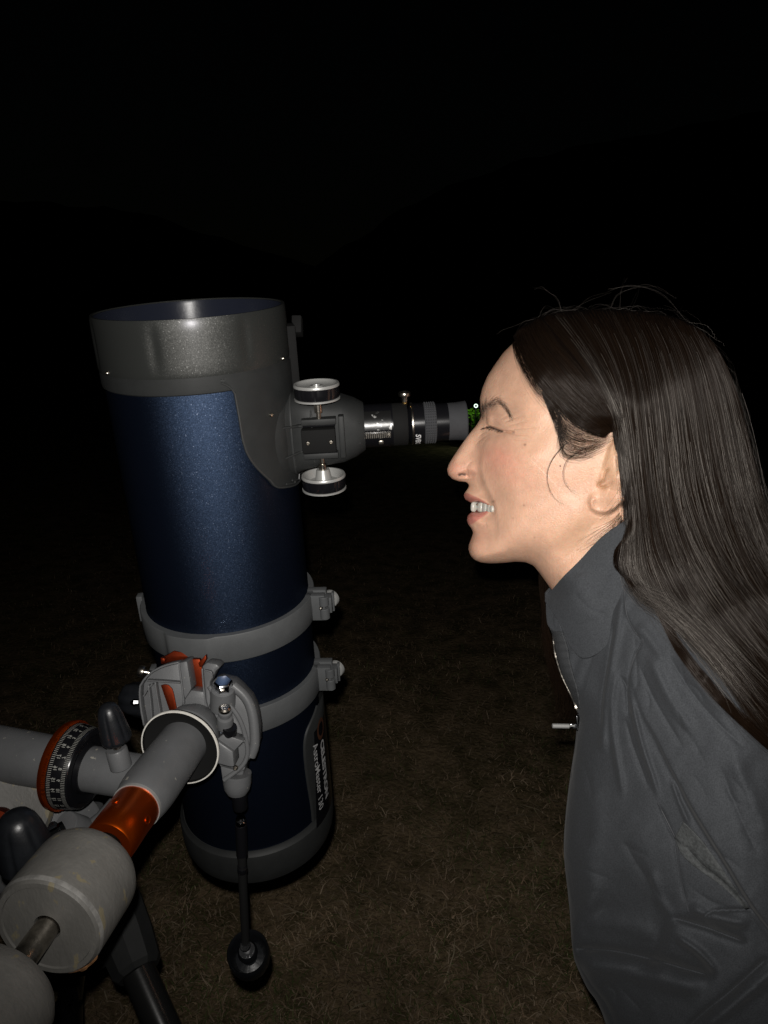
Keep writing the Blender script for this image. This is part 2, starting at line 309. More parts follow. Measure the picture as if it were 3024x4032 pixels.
lathe('ring_skirt', TB, TW, [(.0818, TL-.0600), (.0828, TL-.0590), (.0832, TL-.056), (.0832, TL-.045)], M['dplastic'], tel, 128)
# secondary mirror holder inside the front opening
sv = MB()
for k in range(3):
    a = .5+k*2.094; d = NFW*math.cos(a)+NRW*math.sin(a); sv.box(TB+TW*(TL-.045)+d*.045, (d, TW, np.cross(d, TW)), (.035, .006, .0005))
sv.build('spider_vane', M['black'], tel, weld=True)
lathe('secondary_holder', TB+TW*(TL-.06), TW, [(.0001, .025), (.016, .025), (.018, .022), (.018, -.02), (.0001, -.02)], M['black'], tel, 32)
# rear cell with its raised lip
lathe('rear_cell', TB, TW, [(.05, 0), (.078, 0), (.0835, .003), (.0855, .009), (.0868, .018), (.0868, .036), (.0858, .041), (.0835, .043), (.0822, .046), (.0812, .046)], M['dplastic'], tel, 128)
lathe('rear_cell_base', TB, TW, [(.0001, .004), (.052, .004), (.06, -.004), (.072, -.004), (.078, .001)], M['black'], tel, 96)
# focuser skirt moulding wrapped around the tube below the front ring
sk_l = [(870, 1510), (900, 1524), (924, 1552), (936, 1612), (949, 1703), (967, 1775), (1003, 1835), (1058, 1890), (1106, 1922)]
hits = [cylhit(x, y, .0835) for x, y in sk_l]
ph = np.array([q[0] for q in hits]+[math.pi/2, 2.2, 2.6]); hh = np.array([q[1] for q in hits]+[hits[-1][1]-.006, hits[-1][1]+.02, TL-.06])
HT = TL-.048
sk = smoothpoly(np.stack([ph, hh], 1), 90); v = []
cols_ = [(0, -.0032), (0, -.0006), (.0012, 0), (.004, .0002)]
v = []
for i in range(len(sk)):
    p0, h0 = sk[i]
    for dd, rr in cols_+[(k/12, .0002) for k in range(1, 13)]:
        if rr < 0 or dd in (.0012, .004): pp, hq = p0, h0+dd
        else: pp, hq = p0, h0+.004+(HT-h0-.004)*dd if h0 < HT-.006 else h0+.004
        if (dd, rr) == (0, -.0006): hq = h0+.0003
        v.append(cyl(pp, min(hq, HT), .0838+rr))
nc = len(cols_)+12; ff = [[i*nc+j, (i+1)*nc+j, (i+1)*nc+j+1, i*nc+j+1] for i in range(len(sk)-1) for j in range(nc-1)]
mk('focuser_skirt', np.array(v), ff, M['dplastic'], tel, sharp=0)
M['edge'] = mat('satin moulded edge', (.03, .031, .031), .36, 0, spec=.5)
tube('skirt_lip', np.array([cyl(p0, h0+.0006, .0842) for p0, h0 in sk]), .0009, M['edge'], tel, 8)
for off_, px_ in ((.010, 1), (.019, 2)):
    tube('skirt_ridge', np.array([cyl(p0+off_/.084*.9, h0+off_*(.35 if i > 30 else .1), .0840+.0012*px_) for i, (p0, h0) in enumerate(sk) if 22 < i < 74]), .0007, M['edge'], tel, 8)
# small screws
def screw(c, n, r, parent, m='steel', name='screw'):
    o = MB(); o.lathe(c, n, [(r, -.001), (r, .0006), (r*.75, .0014), (r*.4, .0015), (r*.35, .0008), (.0001, .0008)], 16); return o.build(name, M[m], parent, weld=True)
for px, py, R in ((430, 1468, .0838), (1107, 1412, .0838), (1063, 1633, .0845), (1192, 1872, .0845)):
    a, h = cylhit(px, py, R-.001); screw(cyl(a, h, R+.0002), NFW*math.cos(a)+NRW*math.sin(a), .0018, tel)
a, h = cylhit(590, 1570, TR)
# finder bracket and red dot finder seen edge-on behind the right side
fb = MB(); d = NFW*math.cos(1.75)+NRW*math.sin(1.75); tn = np.cross(d, TW)
fb.box(TB+TW*(TL-.05)+d*.086, (d, TW, tn), (.004, .03, .012)).build('finder_shoe', M['black'], tel, bev=.001)
screw(P(1160, 1348, .685), XA, .004, tel, 'gloss', 'finder_lens'); screw(P(1163, 1455, .685), XA, .0028, tel, 'steel', 'finder_screw')
box('finder_body', P(1172, 1285, .69), (XA, UA, FA), (.0045, .008, .01), M['black'], tel)
# focuser housing
Fa = C(808, 1712, .69); Fb = C(1835, 1697, .70); FX = unit(Fb-Fa); FX = unit(FX-T*(FX@T)); FXW = WD(FX)
def fx(px): return Fa+FX*((C(px, 1700, .695)-Fa)@FX)
def fw(px): return W(fx(px))
KY = TW; KN = unit(np.cross(FXW, TW)); KN = KN if KN@FA < 0 else -KN      # toward the photographer
def oval(name, st, m, parent, seg=64, **k):
    """st: (px, half height, half depth, exponent)"""
    v = []; n = seg
    for px, a, b, e in st:
        o = fw(px)
        for i in range(n):
            t = 2*math.pi*i/n; c, s_ = math.cos(t), math.sin(t)
            v.append(o+KY*a*math.copysign(abs(s_)**e, s_)+KN*b*math.copysign(abs(c)**e, c))
    f = [[i*n+k_, i*n+(k_+1) % n, (i+1)*n+(k_+1) % n, (i+1)*n+k_] for i in range(len(st)-1) for k_ in range(n)]
    return mk(name, np.array(v), f, m, parent, **k)
oval('focuser_flange', [(1000, .053, .056, .9), (1078, .052, .054, .9), (1128, .050, .048, .9), (1148, .049, .040, .9), (1158, .047, .034, .9), (1160, .044, .032, .9), (1140, .040, .034, .9)], M['dplastic'], tel, sharp=40)
oval('focuser_housing', [(1050, .042, .048, .85), (1120, .042, .046, .75), (1150, .040, .040, .7), (1185, .036, .031, .5), (1230, .0335, .029, .5), (1350, .0305, .0275, .55), (1400, .0270, .0255, .75), (1428, .0238, .0238, 1), (1436, .0225, .0225, 1), (1434, .0205, .0205, 1)], M['dplastic'], tel, sharp=40)
for px_, sc_ in ((1163, 1.0), (1238, .985)):
    st_ = {1163: (.0392, .0375, .7), 1238: (.0334, .0309, .72)}[px_]; lp_ = []
    for i in range(49):
        t = 2*math.pi*i/48; c_, q_ = math.cos(t), math.sin(t); lp_.append(fw(px_)+KY*st_[0]*math.copysign(abs(q_)**st_[2], q_)+KN*st_[1]*math.copysign(abs(c_)**st_[2], c_))
    tube('housing_ridge', lp_, .0011, M['edge'], tel, 8)
for s_ in (-1, 1):
    MB().prism([fw(1135)+KY*.013*s_+KN*.045, fw(1190)+KY*.011*s_+KN*.0335, fw(1420)+KY*.0085*s_+KN*.0235, fw(1420)+KY*.0085*s_+KN*.015, fw(1135)+KY*.013*s_+KN*.03], KY*.002*s_).build('rib', M['dplastic'], tel, bev=.0006)
fo_ = thing('focuser_dummy', TB, '', '')
bpy.data.objects.remove(fo_)
RX = (FXW, KY, KN)
box('rack_cover', fw(1262)+KN*.034-KY*.001, RX, (.0152, .0108, .006), M['black'], tel, bev=.0012)
for s_ in (-1, 1):
    box('rack_bracket', fw(1266)+KN*.031+KY*.0158*s_, RX, (.0155, .0026, .006), M['dplastic'], tel, bev=.0006)
    box('rack_bracket_lip', fw(1266)+KN*.030+KY*.0125*s_, RX, (.0145, .0012, .006), M['gloss'], tel, bev=.0004)
box('bracket_cheek', fw(1349)+KN*.029, RX, (.0026, .0195, .0055), M['dplastic'], tel, bev=.001)
for px in (1222, 1308): screw(fw(px)+KN*.0402-KY*.002, KN, .0022, tel, 'steel')
kc = fw(1268)+KN*.0335
KF = lambda t, h: 1-.035*max(0, math.cos(9*t))**6 if .0015 < h < .0105 else 1
for s_ in (-1, 1):
    ko = kc+KY*(.0365 if s_ > 0 else -.0475)
    st = 1
    lathe('knob_axle', kc+KY*.012*s_, KY*s_, [(.0001, 0), (.0022, 0), (.0022, .012), (.0036, .012), (.0036, .022), (.0024, .0222), (.0024, .026), (.0001, .026)], M['steel'], tel, 24)
    kb = lathe('focus_knob', ko, KY, [(.006, 0), (.0180, .0), (.0194, .0012), (.0198, .0018), (.0200, .006), (.0198, .0105), (.0194, .011)], M['gloss'], tel, 144, fl=KF)
    lathe('knob_rim', ko, KY, [(.0190, .0108), (.0202, .0112), (.0203, .0125), (.0196, .0137), (.0182, .0137), (.0172, .0125), (.016, .0112), (.010, .0098), (.0062, .0098), (.0058, .0118), (.0034, .0118), (.003, .010), (.0001, .010)] if s_ > 0 else
          [(.0190, .0108), (.0202, .0112), (.0203, .0125), (.0196, .0137), (.0182, .0137), (.0172, .0120), (.015, .0065), (.0088, .0065), (.0078, .0085), (.0062, .0175), (.0058, .0185), (.0001, .0185)], M['silver'], kb, 72, sharp=50)
    lathe('knob_base_rim', ko, KY, [(.0188, .0012), (.0202, .0008), (.0202, -.0006), (.019, -.0012), (.008, -.002), (.0062, -.0045), (.0001, -.0045)], M['silver'], kb, 72)
# draw tube, its rack and worn patch, clamping collar with brass screw
lathe('draw_tube', fw(1380), FXW, [(.0204, 0), (.0204, (fx(1546)-fx(1380))@FX)], M['gloss'], tel, 64)
dt = lambda px: (fx(px)-fx(1380))@FX
def arcpatch(name, a0, a1, p0, p1, R, m, parent, nseg=16):
    v = []; 
    for i in range(nseg+1):
        t = a0+(a1-a0)*i/nseg; d = KN*math.cos(t)+KY*math.sin(t)
        v += [fw(p0)+d*R, fw(p1)+d*R]
    return mk(name, np.array(v), [[2*i, 2*i+1, 2*i+3, 2*i+2] for i in range(nseg)], m, parent)
arcpatch('worn_patch', .05, .95, 1428, 1540, .0206, M['worn'], tel)
box('rack_strip', fw(1482)+KN*.0202-KY*.0035, RX, (.0145, .0026, .0012), M['gloss'], tel, bev=.0004)
rk = MB()
for i in range(16): rk.box(fw(1419)+FXW*(.0018*i)+KN*.0216-KY*.0035, RX, (.0005, .0024, .0006))
rk.build('rack_teeth', M['steel'], tel)['kind'] = 'stuff'
screw(fw(1528)+KN*.0214-KY*.0035, KN, .0022, tel); box('set_pin', fw(1497)+KN*.0195-KY*.011, RX, (.0022, .0018, .001), M['steel'], tel, bev=.0003)
lathe('eyepiece_collar', fw(1545), FXW, [(.017, 0), (.0198, .0002), (.0200, .001), (.0200, .0132), (.0194, .0142), (.015, .0142)], M['black'], tel, 64)
ts = fw(1598)+KY*.019
tsk = lathe('thumb_screw', ts, KY, [(.0018, -.004), (.0018, .0015), (.0022, .002), (.0028, .0025), (.0032, .007), (.0052, .0078), (.0055, .0085), (.0055, .0105), (.005, .0115), (.0042, .0118), (.003, .0105), (.0001, .0102)], M['steel'], tel, 40, fl=lambda t, h: 1+.03*math.cos(20*t) if .008 < h < .011 else 1)
lathe('screw_shaft', ts, KY, [(.0024, -.001), (.0024, .002), (.0018, .0022)], M['brass'], tsk, 20)
# ---- tube rings with hinge clamps
def tube_ring(h0, h1):
    r = MB(); ph0, _ = cylhit(760, 2560, TR); prof = [(.0812, h0), (.0868, h0), (.0868, h1), (.0812, h1), (.0812, h0)]
    rp = MB(); n = 160; v = []
    for i in range(n):
        t = 2*math.pi*i/n
        dl = (t-ph0+math.pi) % (2*math.pi)-math.pi; bump = .0035*(1/(1+math.exp((abs(dl)-.27)/.012)))
        tt = t+ .0
        for R, h in ((.0812, h0), (.0862, h0), (.0869, h0+.001), (.0869, h1-.001), (.0862, h1), (.0812, h1)):
            v.append(cyl(tt, h, R+(bump if R > .083 else 0)))
    f = [[i*6+j, ((i+1) % n)*6+j, ((i+1) % n)*6+(j+1) % 6, i*6+(j+1) % 6] for i in range(n) for j in range(6)]
    o = mk('tube_ring', np.array(v), f, M['ring'], tel, sharp=50)
    hm = (h0+h1)/2; hw = (h1-h0)/2
    a = 1.50; d = NFW*math.cos(a)+NRW*math.sin(a); t = NFW*math.sin(a)-NRW*math.cos(a)
    B_ = TB+TW*hm
    box('clamp_lug', B_+d*.0885+t*.0065, (d, TW, t), (.011, hw, .0042), M['ring'], o, bev=.0008)
    box('clamp_lug', B_+d*.0885-t*.0048+TW*.001, (d, TW, t), (.0112, hw*.95, .0042), M['ring'], o, bev=.0008)
    MB().prism([B_+d*.086+t*.0104+TW*hw*.3, B_+d*.078+t*.03+TW*.0, B_+d*.086+t*.0104-TW*hw*.4], t*-.003+d*.002).build('web', M['ring'], o, bev=.0004)
    for k, (zz, ll) in enumerate(((hw*.55, hw*.36), (-hw*.45, hw*.42))):
        lathe('hinge_barrel', B_+d*.0985+t*.0085+TW*(zz-ll), TW, [(.0001, 0), (.0046, 0), (.005, .0005), (.005, 2*ll-.0005), (.0046, 2*ll), (.0001, 2*ll)], M['ring'], o, 24)
    box('hinge_block', B_+d*.102-t*.001, (d, TW, t), (.0035, hw*.62, .006), M['ring'], o, bev=.0006)
    lathe('clamp_screw', B_+d*.0955+t*.011+TW*.0008, t, [(.0001, .0028), (.0014, .0022), (.002, 0)], M['steel'], o, 16)
    lathe('clamp_knob', B_+d*.1015-t*.007, -t+d*.4, [(.0001, 0), (.0085, 0), (.009, .001), (.009, .005), (.0001, .005)], M['silver'], o, 24)
    box('latch', B_+d*.1060-t*.0045, (d, TW, t), (.0012, hw*.75, .0028), M['ring'], o, bev=.0005)
    # far-left lug
    a2 = -1.52; d2 = NFW*math.cos(a2)+NRW*math.sin(a2); t2 = np.cross(d2, TW)
    box('hinge_lug', B_+d2*.0885+TW*hw*.3, (d2, TW, t2), (.003, hw*1.0, .005), M['ring'], o, bev=.0008)
tube_ring(.281, .309); tube_ring(.196, .224)
def sstep0(x): x = min(max(x, 0), 1); return x*x*(3-2*x)
# ---- printed panel on the right flank
pl = [(1247, 2778), (1213, 2865), (1197, 2930), (1200, 3010), (1212, 3100), (1225, 3180), (1230, 3235)]
hp = [cylhit(min(x, 1300), y, .082) for x, y in pl]; hp2 = smoothpoly(np.array(hp), 40)
v = []
for a, h in hp2:
    for rr, da in ((-.001, 0), (.0012, .004), (.0016, .03)): v.append(cyl(a+da, h, .0815+rr))
    for k in range(1, 15): v.append(cyl(a+.03+(2.4-a-.03)*k/14, h, .0831+.0035*sstep0(k/4)))
nc = 17; mk('badge_panel', np.array(v), [[i*nc+j, (i+1)*nc+j, (i+1)*nc+j+1, i*nc+j+1] for i in range(39) for j in range(nc-1)], M['dplastic'], tel, sharp=0)
v = []; pa = [cylhit(1236, 2880, .0868)[0], cylhit(1240, 3200, .0868)[0]]
h_t, h_b = cylhit(1255, 2830, .083)[1], cylhit(1262, 3225, .083)[1]
for i in range(25):
    h = h_t+(h_b-h_t)*i/24; a0 = pa[0]+(pa[1]-pa[0])*i/24
    for k in range(9): v.append(cyl(a0+.9*k/8, h, .0868))
mk('nameplate', np.array(v), [[i*9+j, (i+1)*9+j, (i+1)*9+j+1, i*9+j+1] for i in range(24) for j in range(8)], M['gloss'], tel)
def wraptext(txt, size, px, y0, y1, R, m, name, bold=0):
    pa_, h0 = cylhit(px, y0, R); pb_, h1 = cylhit(px+10, y1, R); v, f = textmesh(txt, size, bold); L = abs(h0-h1); v[:, 0] *= L/np.ptp(v[:, 0]); phi = (pa_+pb_)/2; h = (h0+h1)/2; print(txt, phi, L)
    w_ = np.array([cyl(phi+p[1]/R, h-p[0], R) for p in v]); return mk(name, w_, f, m, tel, smooth=False)
wraptext('CELESTRON', .0125, 1272, 2905, 3150, .0872, M['dimprint'], 'lettering', .0005)
wraptext('AstroMaster 130', .0130, 1248, 2920, 3195, .0872, M['dimprint'], 'lettering', .0001)
q3 = cylhit(1262, 2868, .0868)
v = []
for i in range(24):
    t = 2*math.pi*i/24
    for rr in (.0055, .0085): v.append(cyl(q3[0]+rr*1.1*math.sin(t)/.083, q3[1]+rr*1.5*math.cos(t), .0872))
mk('emblem', np.array(v), [[2*i, 2*i+1, (2*i+3) % 48, (2*i+2) % 48] for i in range(24)], M['oprint'], tel)

# ---- EYEPIECE (held by the draw tube)
ep = thing('eyepiece', fw(1616), 'black eyepiece with knurled ring and grey rubber eyecup in the focuser', 'eyepiece')
L_ = lambda px: (fx(px)-fx(1616))@FX
lathe('barrel', fw(1616), FXW, [(.012, -.004), (.0186, 0), (.0192, .0005), (.0192, L_(1668)), (.0182, L_(1669)), (.0182, L_(1714)), (.0178, L_(1716)), (.0178, L_(1764))], M['gloss'], ep, 72)
lathe('shoulder_ring', fw(1616), FXW, [(.0192, .0006), (.0197, .001), (.0197, .0022), (.0192, .0026)], M['steel'], ep, 72)
lathe('grip_ring', fw(1668), FXW, [(.018, 0), (.0189, .0005), (.0191, .001), (.0191, .0105), (.0189, .0112), (.018, .0114)], M['cup'], ep, 72)
kn = MB()
for r_ in range(5):
    for k in range(48):
        t = 2*math.pi*(k+.5*(r_ % 2)*0)/48; d = KN*math.cos(t)+KY*math.sin(t); e = -KN*math.sin(t)+KY*math.cos(t); c = fw(1670)+FXW*(.0012+.0021*r_)+d*.0190
        kn.add([c-FXW*.0008-e*.0009, c+FXW*.0008-e*.0009, c+FXW*.0008+e*.0009, c-FXW*.0008+e*.0009, c+d*.0008], [[0, 1, 4], [1, 2, 4], [2, 3, 4], [3, 0, 4]])
kn.build('knurling', M['cup'], ep, smooth=False)['kind'] = 'stuff'
lathe('eyecup', fw(1762), FXW, [(.0172, 0), (.0176, .0002), (.0178, .009), (.0180, .0105), (.0186, .017), (.0190, .0172), (.0186, .0178), (.0165, .0165), (.0150, .009), (.012, .008), (.0001, .008)], M['cup'], ep, 72, sharp=25)
v, f = textmesh('SVBONY', .0068, .00018, .15)
mk('lettering', np.array([fw(1641)+FXW*(p[1])+(KN*math.cos(-.95-p[0]/.0193)+KY*math.sin(-.95-p[0]/.0193))*.0194 for p in v]), f, M['print'], ep, smooth=False)

# ------------------------------------------------------------------ MOUNT
Sd = C(820, 2793, .68); Ed = C(152, 3697, .43); A = unit(Ed-Sd); AW = WD(A); SW = W(Sd)
def dz(d): return Sd+A*((d-Sd[2])/A[2])      # axis point at depth
def dpx(x):                                   # axis parameter whose image has column x
    lo, hi = -.05, .5
    for _ in range(50):
        m_ = (lo+hi)/2; q = Sd+A*m_; xx = 1512+F*q[0]/q[2]
        if xx > x: lo = m_
        else: hi = m_
    return lo
mt = thing('equatorial_mount', P(430, 3300, .62), 'worn grey equatorial mount with orange dovetail and two black lock knobs', 'telescope mount')
t0 = dpx(745); t1 = dpx(560); t2 = dpx(515); t3 = dpx(440); t4 = dpx(300)
print('dec params', t0, t1, t2, t3, t4)
lathe('declination_housing', SW, AW, [(.0001, t0-.012), (.0195, t0-.012), (.0205, t0-.005), (.0208, t0+.02), (.0213, t1-.012), (.0205, t1-.002), (.0192, t1+.006), (.0185, t1+.0075), (.012, t1+.0078)], M['grey'], mt, 72)
lathe('housing_rim', SW, AW, [(.0150, t1+.006), (.0187, t1+.0072), (.0187, t1+.0098), (.0150, t1+.0102)], M['silver'], mt, 64)
oc = lathe('shaft_collar', SW, AW, [(.012, t1+.009), (.0178, t1+.0095), (.018, t1+.0115), (.0178, t2+.012), (.018, t2+.0125), (.018, t3+.004), (.017, t3+.0055), (.011, t3+.006)], M['orange'], mt, 64)
u_, w_, _ = frame(AW)
# direction about the axis facing the photographer
DN = unit(-W(dz(.6))+CAM - AW*((CAM-W(dz(.6)))@AW)); DR = np.cross(AW, DN); DR = DR if DR[0] > 0 else -DR
for ang in (.75, -.95):
    d = DN*math.cos(ang)+DR*math.sin(ang); lathe('set_screw', SW+AW*(t2+.008)+d*.0172, d, [(.0001, -.0015), (.0018, -.0014), (.0024, .0004), (.003, .0008), (.0032, 0)], M['orange'], oc, 20)
# declination setting circle: black dish with white rim
td = dpx(708)
lathe('declination_circle', SW, AW, [(.018, td-.016), (.026, td-.012), (.0335, td-.004), (.0338, td+.0005), (.0325, td+.0005), (.0325, td-.002), (.024, td-.006), (.019, td-.006)], M['black'], mt, 96)
lathe('circle_rim', SW, AW, [(.0331, td+.0006), (.0342, td+.0006), (.0344, td-.0002), (.0344, td-.0012), (.0338, td-.0016)], M['white'], mt, 96)
lathe('saddle_boss', SW, AW, [(.010, td-.055), (.019, td-.040), (.024, td-.030), (.0262, td-.020), (.0262, td-.0165), (.02, td-.0155)], M['grey'], mt, 72)
# --- saddle: plates in the plane that carries the dovetail
def plate(name, pts, d, th, m, parent, bev=.0012, dirn=None, **k):
    pp = np.array([P(x, y, d if np.isscalar(d) else d[i]) for i, (x, y) in enumerate(pts)]); dv = (FA if dirn is None else dirn)*th
    return MB().prism(pp, dv).build(name, m, parent, bev=bev, **k)
Z5 = lambda u, v: (500+u*.3315, 2500+v*.3315)
def zp(l): return [Z5(u, v) for u, v in l]
def strip(name, pts, d, wd, th, m, parent, bev=.0008):
    """a raised rib following a pixel polyline at depth d"""
    p = smoothpoly(zp(pts), 14); t = np.gradient(p, axis=0); n = np.stack([-t[:, 1], t[:, 0]], 1); n /= np.linalg.norm(n, axis=1)[:, None]
    a = p+n*wd/2; b = (p-n*wd/2)[::-1]; out = np.concatenate([a, b]); return plate(name, out, d, th, m, parent, bev=bev)
sa = plate('saddle', zp([(150, 640), (190, 560), (270, 470), (380, 400), (500, 355), (610, 330), (630, 400), (670, 740), (660, 830), (600, 900), (560, 1000), (560, 1120), (200, 1120), (165, 900)]), .657, .018, M['grey'], mt)
strip('saddle_rib', [(200, 1080), (160, 860), (148, 640), (190, 545), (275, 455), (390, 390), (500, 352), (612, 330)], .648, 8, .010, M['grey'], sa)
strip('saddle_rib', [(612, 330), (632, 480), (655, 650), (672, 830)], .648, 7, .010, M['grey'], sa)
strip('saddle_rib', [(230, 545), (420, 555), (630, 572)], .650, 5, .008, M['grey'], sa, .0005)
strip('saddle_rib', [(330, 560), (350, 700), (375, 850), (400, 1000)], .650, 6, .008, M['grey'], sa, .0005)
strip('saddle_rib', [(250, 600), (275, 800), (290, 1000)], .651, 6, .007, M['grey'], sa, .0005)
strip('saddle_rib', [(190, 735), (240, 650), (300, 585)], .6515, 6, .006, M['grey'], sa, .0005)
plate('saddle_block', zp([(615, 335), (700, 312), (715, 330), (765, 640), (690, 760), (668, 700)]), .650, .028, M['grey'], sa)
plate('dovetail_slot', zp([(400, 600), (440, 588), (490, 595), (535, 640), (555, 700), (575, 800), (600, 920), (560, 975), (520, 950)]), .6555, .004, M['orange2'], sa, .0004)
# orange dovetail bar
dv = plate('dovetail_bar', zp([(725, 285), (860, 285), (885, 340), (915, 690), (760, 690), (740, 520)]), .668, .012, M['orange2'], mt, .0008)
plate('dovetail_rail', zp([(395, 280), (470, 240), (550, 190), (940, 240), (930, 300), (890, 345), (850, 290), (740, 290), (560, 315), (400, 350)]), .676, .014, M['orange2'], dv, .001)
plate('dovetail_edge', zp([(395, 268), (445, 280), (450, 320), (405, 330)]), .668, .006, M['orange2'], dv, .0006)
plate('dovetail_edge', zp([(845, 335), (935, 235), (942, 290), (890, 380), (860, 380)]), .664, .006, M['orange2'], dv, .0006)
strip('dovetail_groove', [(745, 300), (770, 480), (800, 680)], .6665, 4, .002, M['orange2'], dv, .0003)
plate('saddle_floor', zp([(700, 740), (760, 655), (915, 675), (930, 760), (960, 860), (950, 930), (800, 900), (600, 960), (640, 860)]), .652, .020, M['grey'], mt, .0015)
plate('saddle_jaw', zp([(885, 375), (950, 325), (1060, 345), (1110, 385), (1060, 430), (990, 560), (985, 690), (1010, 800), (985, 900), (930, 940), (905, 850), (915, 600)]), .655, .022, M['grey'], mt, .002)
strip('saddle_rib', [(890, 400), (905, 600), (925, 780), (935, 930)], .6515, 6, .004, M['grey'], mt, .0005)
strip('saddle_rib', [(920, 420), (1000, 445), (1010, 520)], .6515, 5, .004, M['grey'], mt, .0005)
# curved worm-gear housing on the right
ho = plate('worm_housing', zp([(1010, 690), (1000, 560), (1060, 520), (1250, 560), (1340, 640), (1450, 760), (1500, 860), (1530, 960), (1555, 1120), (1555, 1300), (1520, 1420), (1440, 1500), (1400, 1560), (1380, 1700), (1290, 1760), (1190, 1740), (1120, 1600), (1030, 1450), (950, 1100), (940, 950)]), .652, .026, M['grey'], mt, .004)
rim = smoothpoly(zp([(975, 610), (1030, 690), (1130, 760), (1230, 850), (1320, 970), (1385, 1120), (1425, 1300), (1430, 1420), (1380, 1540), (1270, 1640), (1150, 1725)]), 30)
tube('housing_edge', np.array([P(x, y, .645) for x, y in rim]), .0021, M['grey'], ho, 10)
out = smoothpoly(zp([(1260, 600), (1400, 730), (1475, 880), (1510, 1080), (1515, 1300), (1470, 1440)]), 20)
tube('housing_shoulder', np.array([P(x, y, .650) for x, y in out]), [.0045]*20, M['grey'], ho, 20)
plate('housing_recess', zp([(1000, 900), (1100, 820), (1210, 900), (1310, 1030), (1370, 1180), (1400, 1280), (1270, 1380), (1100, 1290), (1010, 1260), (960, 1100)]), .6515, .003, M['grey'], ho, .0006)
plate('worm_block', zp([(1010, 1265), (1060, 1245), (1260, 1385), (1275, 1570), (1220, 1570), (1070, 1530), (1050, 1380)]), .630, .024, M['grey'], ho, .0015)
plate('worm_block_top', zp([(1060, 1245), (1140, 1180), (1390, 1260), (1270, 1385)]), .634, .016, M['grey'], ho, .001)
strip('housing_rib', [(1270, 1380), (1330, 1290), (1400, 1260)], .640, 7, .006, M['grey'], ho, .0006)
plate('housing_tail', zp([(1110, 1560), (1290, 1610), (1400, 1560), (1400, 1600), (1150, 1740), (1130, 1700)]), .648, .012, M['grey'], ho, .001)
lathe('cable_socket', P(*Z5(1310, 1640), .655), WD([-.03, -1, .1]), [(.0001, 0), (.0125, 0), (.0125, .008), (.0115, .014), (.0085, .019), (.0001, .0195)], M['grey'], ho, 32)
# bolt in its boss
bd = WD(unit([.12, 1, -.55])); bc = P(*Z5(1140, 640), .645)
lathe('bolt_boss', bc, bd, [(.0001, -.022), (.0115, -.020), (.0108, -.004), (.0102, 0), (.009, .0008), (.0001, .001)], M['grey'], ho, 40)
hx = MB(); hx.lathe(bc, bd, [(.0001, 0), (.0084, 0), (.0084, .008), (.0074, .0088), (.007, .0092), (.0001, .0092)], 6)
hx.build('hex_bolt', M['chrome'], ho, weld=True, bev=.0003, sharp=20)
lathe('adjuster', P(*Z5(1165, 1040), .638), bd, [(.0001, -.006), (.0068, -.005), (.0072, .003), (.0066, .006), (.0045, .007), (.0045, .010), (.006, .0105), (.006, .013), (.003, .0145), (.0001, .0145)], M['grey'], ho, 32)
lathe('adjuster_screw', P(*Z5(1160, 920), .632), bd, [(.0001, -.004), (.0036, -.004), (.0036, .002), (.0052, .0025), (.0052, .005), (.0035, .0062), (.0001, .0062)], M['steel'], ho, 24)
lathe('worm_end', P(*Z5(1220, 1120), .637), bd, [(.0001, -.012), (.0015, -.012), (.0018, -.008), (.0060, -.007), (.0063, .002), (.006, .003), (.0001, .003)], M['gloss'], ho, 24)
screw(P(*Z5(1290, 1580), .640), -FA, .0022, ho)
lathe('felt_patch', P(*Z5(1075, 1095), .6508), -FA, [(.0001, .0012), (.0065, .001), (.007, 0)], mat('blue grey plug', (.07, .08, .1), .6), ho, 24)
lathe('grease_spot', P(*Z5(1010, 1015), .6508), -FA, [(.0001, .0008), (.0022, .0006), (.0032, 0)], mat('old grease', (.45, .4, .28), .5), ho, 16)
# clamp bolt at the saddle's left, clamp knob behind
bl = P(565, 2645, .665); tube('clamp_bolt', [bl, P(620, 2655, .668)], .0023, M['steel'], mt, 20)
lathe('clamp_bolt_head', bl, WD([-1, .2, 0]), [(.0001, -.001), (.0048, -.001), (.0052, 0), (.0052, .003), (.0045, .0045), (.002, .0045), (.0018, .003), (.0001, .003)], M['steel'], mt, 28)
lathe('clamp_knob', P(575, 2760, .70), WD([-1, .1, .3]), [(.0001, -.02), (.012, -.018), (.0155, -.01), (.016, .01), (.014, .02), (.010, .024), (.0001, .0245)], M['rubber'], mt, 48, fl=lambda t, h: 1-.06*math.cos(7*t))
lathe('clamp_stud', P(545, 2765, .675), WD([-1, 0, -.2]), [(.0001, -.002), (.0025, 0), (.0032, .004), (.001, .007), (.0001, .007)], M['chrome'], mt, 6)
# --- right ascension housing, along R
R_ = unit([.93, -.13, -.30]); R_ = unit(R_-A*(R_@A)*.8); RW_ = WD(R_); Qc = C(600, 3068, .595); 
def rp(px):
    lo, hi = -.4, .2
    for _ in range(50):
        m_ = (lo+hi)/2; q = Qc+R_*m_; xx = 1512+F*q[0]/q[2]
        if xx < px: lo = m_
        else: hi = m_
    return lo
QW = W(Qc); rs = rp(330); rc = rp(283)
print('RA params', rs, rc, R_)
lathe('polar_housing', QW, RW_, [(.0001, rs-.008), (.0176, rs-.008), (.0182, rs+.004), (.0178, rs+.03), (.0176, -.005), (.0001, -.003)], M['grey'], mt, 64)
lathe('polar_axis_housing', QW, RW_, [(.0235, rc-.17), (.0225, rc-.08), (.0215, rc-.03), (.0208, rc-.003), (.0001, rc)], M['grey'], mt, 64)
FLC = lambda t, h: 1+.008*(1 if int(t*120/math.pi) % 2 else -1)
